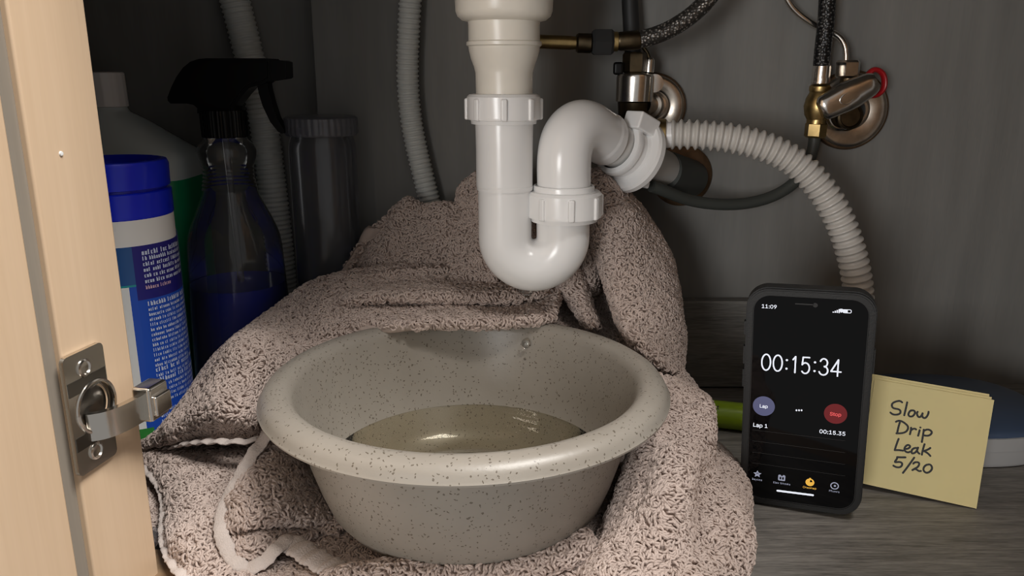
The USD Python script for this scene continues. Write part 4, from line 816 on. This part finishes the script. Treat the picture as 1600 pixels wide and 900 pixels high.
# P5 right lower side
patch([
 [(1014,600,.080),(1034,588,.088),(1050,586,.080),(1056,600,.055),(1054,625,.02),(1052,640,.004)],
 [(1004,645,.070),(1044,622,.082),(1072,618,.068),(1086,632,.040),(1084,655,.012),(1080,668,.004)],
 [(988,700,.050),(1039,668,.070),(1082,656,.062),(1108,672,.036),(1112,690,.012),(1110,700,.004)],
 [(970,755,.035),(1039,722,.062),(1093,700,.056),(1132,716,.034),(1140,735,.012),(1138,748,.004)],
 [(948,805,.022),(1029,780,.052),(1098,752,.050),(1146,768,.030),(1156,790,.010),(1154,802,.004)],
 [(925,845,.015),(1014,835,.042),(1098,812,.044),(1150,825,.026),(1161,842,.009),(1159,852,.004)],
 [(900,900,.010),(994,900,.034),(1094,880,.036),(1143,885,.020),(1153,895,.008),(1151,905,.004)],
 [(890,960,.010),(990,960,.030),(1084,945,.030),(1128,945,.016),(1138,950,.006),(1136,955,.004)]], noise=0.0030, seed=9,
 ridge=lambda S, u, v: 0.0085 * np.sin(2 * np.pi * (1.7 * v + 1.2 * u + 0.1)) * np.sin(np.pi * np.clip(v, 0, 1)) + 0.004 * np.sin(2 * np.pi * (3.2 * v - 1.2 * u)) * np.sin(np.pi * v))
# P6 lower layer at left
patch([
 [(200,708,.010),(260,702,.028),(330,695,.034),(420,690,.036)],
 [(214,722,.014),(262,725,.030),(330,728,.036),(412,720,.034)],
 [(240,750,.012),(290,765,.030),(340,770,.032),(400,765,.026)],
 [(258,790,.009),(300,810,.028),(345,815,.026),(395,815,.018)],
 [(259,835,.007),(300,850,.022),(350,862,.018),(410,870,.012)],
 [(270,872,.006),(310,890,.014),(370,905,.013),(430,905,.010)],
 [(290,905,.005),(330,930,.010),(390,945,.010),(450,945,.008)]], noise=0.0030, seed=10)
# dark underside layer visible at far left
patch([[(190,740,.006),(225,745,.010),(262,770,.006)],[(200,790,.006),(232,790,.010),(262,800,.006)],[(215,830,.005),(240,830,.006),(262,840,.005)]], noise=0.001, seed=11)
# P7 flap between the inner hem and the basin
patch([
 [(424,662,.066),(440,672,.058),(462,690,.045),(480,705,.030)],
 [(396,705,.056),(430,705,.056),(470,728,.042),(498,745,.026)],
 [(366,755,.044),(415,750,.050),(470,768,.036),(515,785,.022)],
 [(348,798,.032),(400,790,.042),(470,805,.028),(530,822,.014)],
 [(346,836,.024),(395,822,.032),(450,822,.022),(530,838,.012)]], noise=0.0024, seed=12)
patch([
 [(346,832,.024),(395,822,.024),(450,824,.020),(500,832,.014)],
 [(360,868,.017),(400,850,.024),(440,840,.020),(480,840,.014)],
 [(390,890,.012),(420,872,.016),(445,855,.016),(465,846,.012)]], noise=0.0012, seed=13)
# P8 the layer spread under the basin and out to the front
patch([
 [(300,720,.006),(500,700,.006),(720,690,.006),(940,700,.006),(1100,720,.006)],
 [(280,800,.006),(480,820,.009),(720,830,.009),(940,820,.009),(1130,800,.006)],
 [(285,860,.006),(450,870,.010),(700,890,.011),(920,870,.011),(1140,860,.006)],
 [(310,920,.006),(480,930,.012),(720,940,.012),(920,930,.012),(1130,920,.006)],
 [(330,980,.006),(480,985,.010),(720,985,.010),(920,985,.010),(1100,980,.006)]], noise=0.0010, seed=14)
# front fold, a soft rolled edge under the basin
def roll(pts, r, seed, flat=0.8):
    q, _ = smoothpath([pt(s) for s in pts], 70); m = sweep(q, r, 26, sq=(1.0, flat), up=(0, 0, 1), round_caps=True); v = np.array(m.vertices)
    v += (np.stack([meshkit.fbm(v * 90 + k * 11 + seed, 2, seed + k) for k in range(3)], 1) - 0.5) * 0.003; v[:, 2] = np.maximum(v[:, 2], 0.004)
    return trimesh.Trimesh(v, m.faces, process=False)
ROLLS = [roll([(500,925,.014),(570,905,.016),(650,900,.017),(730,897,.0175),(800,888,.018),(860,872,.019),(905,855,.021),(928,845,.024)], 0.0085, 21)]

def shell(S, n, t=0.004):
    nu, nv_ = S.shape[:2]; top = S.reshape(-1, 3); B = S - n * t; B[..., 2] = np.maximum(B[..., 2], 0.0006); bt_ = B.reshape(-1, 3); N_ = nu * nv_
    i, j = np.meshgrid(np.arange(nu - 1), np.arange(nv_ - 1), indexing='ij'); q = np.stack([i * nv_ + j, (i + 1) * nv_ + j, (i + 1) * nv_ + j + 1, i * nv_ + j + 1], -1).reshape(-1, 4)
    f0 = np.vstack([q[:, [0, 1, 2]], q[:, [0, 2, 3]]])
    a, b, c_ = top[f0[0]]
    flip = np.cross(b - a, c_ - a) @ n.reshape(-1, 3)[f0[0][0]] < 0
    if flip: f0 = f0[:, ::-1]
    ed = np.r_[np.arange(nv_), np.arange(1, nu) * nv_ + nv_ - 1, (nu - 1) * nv_ + np.arange(nv_ - 2, -1, -1), np.arange(nu - 2, 0, -1) * nv_]
    e2 = np.roll(ed, -1); side = np.vstack([np.stack([ed, e2, e2 + N_], 1), np.stack([ed, e2 + N_, ed + N_], 1)])
    if not flip: side = side[:, ::-1]
    return trimesh.Trimesh(np.vstack([top, bt_]), np.vstack([f0, f0[:, ::-1] + N_, side]), process=False), f0
towel = thing('bath_towel', 'taupe terry towel bunched around the basin and piled up behind the trap', 'towel', (BC[0], BC[1], 0))
parts, TV, TN = [], [], []
pts_all, nrm_all = [], []
rs = np.random.RandomState(3)
DENS = 900000.0
def scatter(V, N, f):
    a, b, c_ = V[f[:, 0]], V[f[:, 1]], V[f[:, 2]]; ar = np.linalg.norm(np.cross(b - a, c_ - a), axis=1) / 2; k = int(ar.sum() * DENS)
    id_ = rs.choice(len(f), k, p=ar / ar.sum()); u_, v_ = rs.rand(k, 1), rs.rand(k, 1); fl = (u_ + v_) > 1; u_[fl], v_[fl] = 1 - u_[fl], 1 - v_[fl]
    pts_all.append(a[id_] * (1 - u_ - v_) + b[id_] * u_ + c_[id_] * v_); nn = N[f[id_, 0]]; nrm_all.append(nn)
for S, n in PATCH:
    m, f0 = shell(S, n); parts.append(m)
    du, dv = np.gradient(S, axis=0), np.gradient(S, axis=1); nn = np.cross(du, dv); nn /= np.maximum(np.linalg.norm(nn, axis=2, keepdims=True), 1e-9)
    if (nn * n).sum() < 0: nn = -nn
    scatter(S.reshape(-1, 3), nn.reshape(-1, 3), f0)
    sf = np.array(m.faces)[2 * len(f0):]; scatter(np.array(m.vertices), np.array(m.vertex_normals), sf)      # the cut edges carry loops too
for m in ROLLS:
    parts.append(m); scatter(np.array(m.vertices), np.array(m.vertex_normals), np.array(m.faces))
obj('towel_cloth', parts, 'towel', towel, smooth=60)
Q, N = np.vstack(pts_all), np.vstack(nrm_all)
# leave out loops inside the basin or under its base
rr2 = np.linalg.norm(Q[:, :2] - BC, axis=1)
rin = np.interp(Q[:, 2], [0.0, 0.0125, 0.0185, 0.027, 0.040, 0.058, 0.088, 0.0895, 0.104, 0.1041], [0.06, 0.060, 0.080, 0.0865, 0.0915, 0.0955, 0.1005, 0.1235, 0.123, 0.0])
keep = rr2 > rin + 0.0005
Q, N = Q[keep], N[keep]
_, one = np.unique(np.floor(Q / 0.00175).astype(np.int64) @ np.array([1, 100003, 10000600009]), return_index=True); Q, N = Q[one], N[one]     # one loop to a cell
th = meshkit.fbm(Q * 70, 2, 31) * 20; 
t1 = np.cross(N, np.array([0.3, 0.2, 0.93])); t1 /= np.maximum(np.linalg.norm(t1, axis=1, keepdims=True), 1e-6); t2_ = np.cross(N, t1)
T = np.cos(th)[:, None] * t1 + np.sin(th)[:, None] * t2_ ; Bn = np.cross(N, T)
k = len(Q); ln = (0.0036 + 0.0020 * rs.rand(k))[:, None]; hg = (0.0014 + 0.0012 * rs.rand(k))[:, None]; cv = ((rs.rand(k) - 0.5) * 0.0028)[:, None]
C = np.stack([Q - N * 0.0006 - T * ln * 0.45, Q + N * hg * 0.75 - T * ln * 0.32 + Bn * cv, Q + N * hg + Bn * cv * 1.6, Q + N * hg * 0.75 + T * ln * 0.32 + Bn * cv, Q - N * 0.0006 + T * ln * 0.45], 1)
C[..., 2] = np.maximum(C[..., 2], 0.0012)
C = C - towel[1]
bc = UsdGeom.BasisCurves.Define(stage, towel[0] + '/terry_pile'); bc.CreateTypeAttr('linear'); bc.CreateWrapAttr('nonperiodic')
bc.CreatePointsAttr(Vt.Vec3fArray.FromNumpy(C.reshape(-1, 3).astype(np.float32))); bc.CreateCurveVertexCountsAttr(Vt.IntArray.FromNumpy(np.full(k, 5, np.int32)))
bc.CreateWidthsAttr(Vt.FloatArray.FromNumpy(np.full(k * 5, 0.00135, np.float32))); bc.SetWidthsInterpolation('vertex')
UsdShade.MaterialBindingAPI.Apply(bc.GetPrim()).Bind(M['pile']); tag(bc, 'looped terry pile', kind='stuff')
print('loops', k, 'patch tris', sum(len(m.faces) for m in parts))
# hems
def hem(pts, w=0.0052, seed=0, raw=None):
    q, L = smoothpath([pt(s) for s in pts] if raw is None else raw, 110)
    s = np.linspace(0, L, 110); r = w * (1 + 0.05 * np.sin(s * 900 + 3 * np.sin(s * 160)) + 0.05 * np.sin(s * 1700))
    q = q + np.c_[0 * s, 0 * s, 0.0006 * np.sin(s * 520)]; return sweep(q, r, 20, sq=(1.0, 0.32), up=(0, 0, 1), round_caps=True)
HM = [hem([(222,708,.016),(248,702,.028),(285,694,.044),(320,690,.053),(360,690,.057),(395,688,.058),(418,680,.060)], 0.0040, 1),
      hem([(212,722,.022),(234,736,.022),(252,758,.020),(261,790,.017),(259,830,.014),(265,862,.012),(285,895,.011),(315,925,.010)], 0.0044, 2),
      hem([(436,655,.073),(418,680,.068),(396,708,.060),(374,745,.050),(354,782,.039),(345,815,.031),(349,845,.025),(364,872,.019),(388,889,.015),(415,874,.019),(438,852,.022),(462,838,.020)], 0.0044, 3),
      hem([(448,842,.020),(475,862,.019),(505,880,.018),(540,900,.017),(575,925,.016)], 0.0078, 4)]
for m in HM: obj('hem', m, 'hem', towel, smooth=60, label='smooth woven hem')
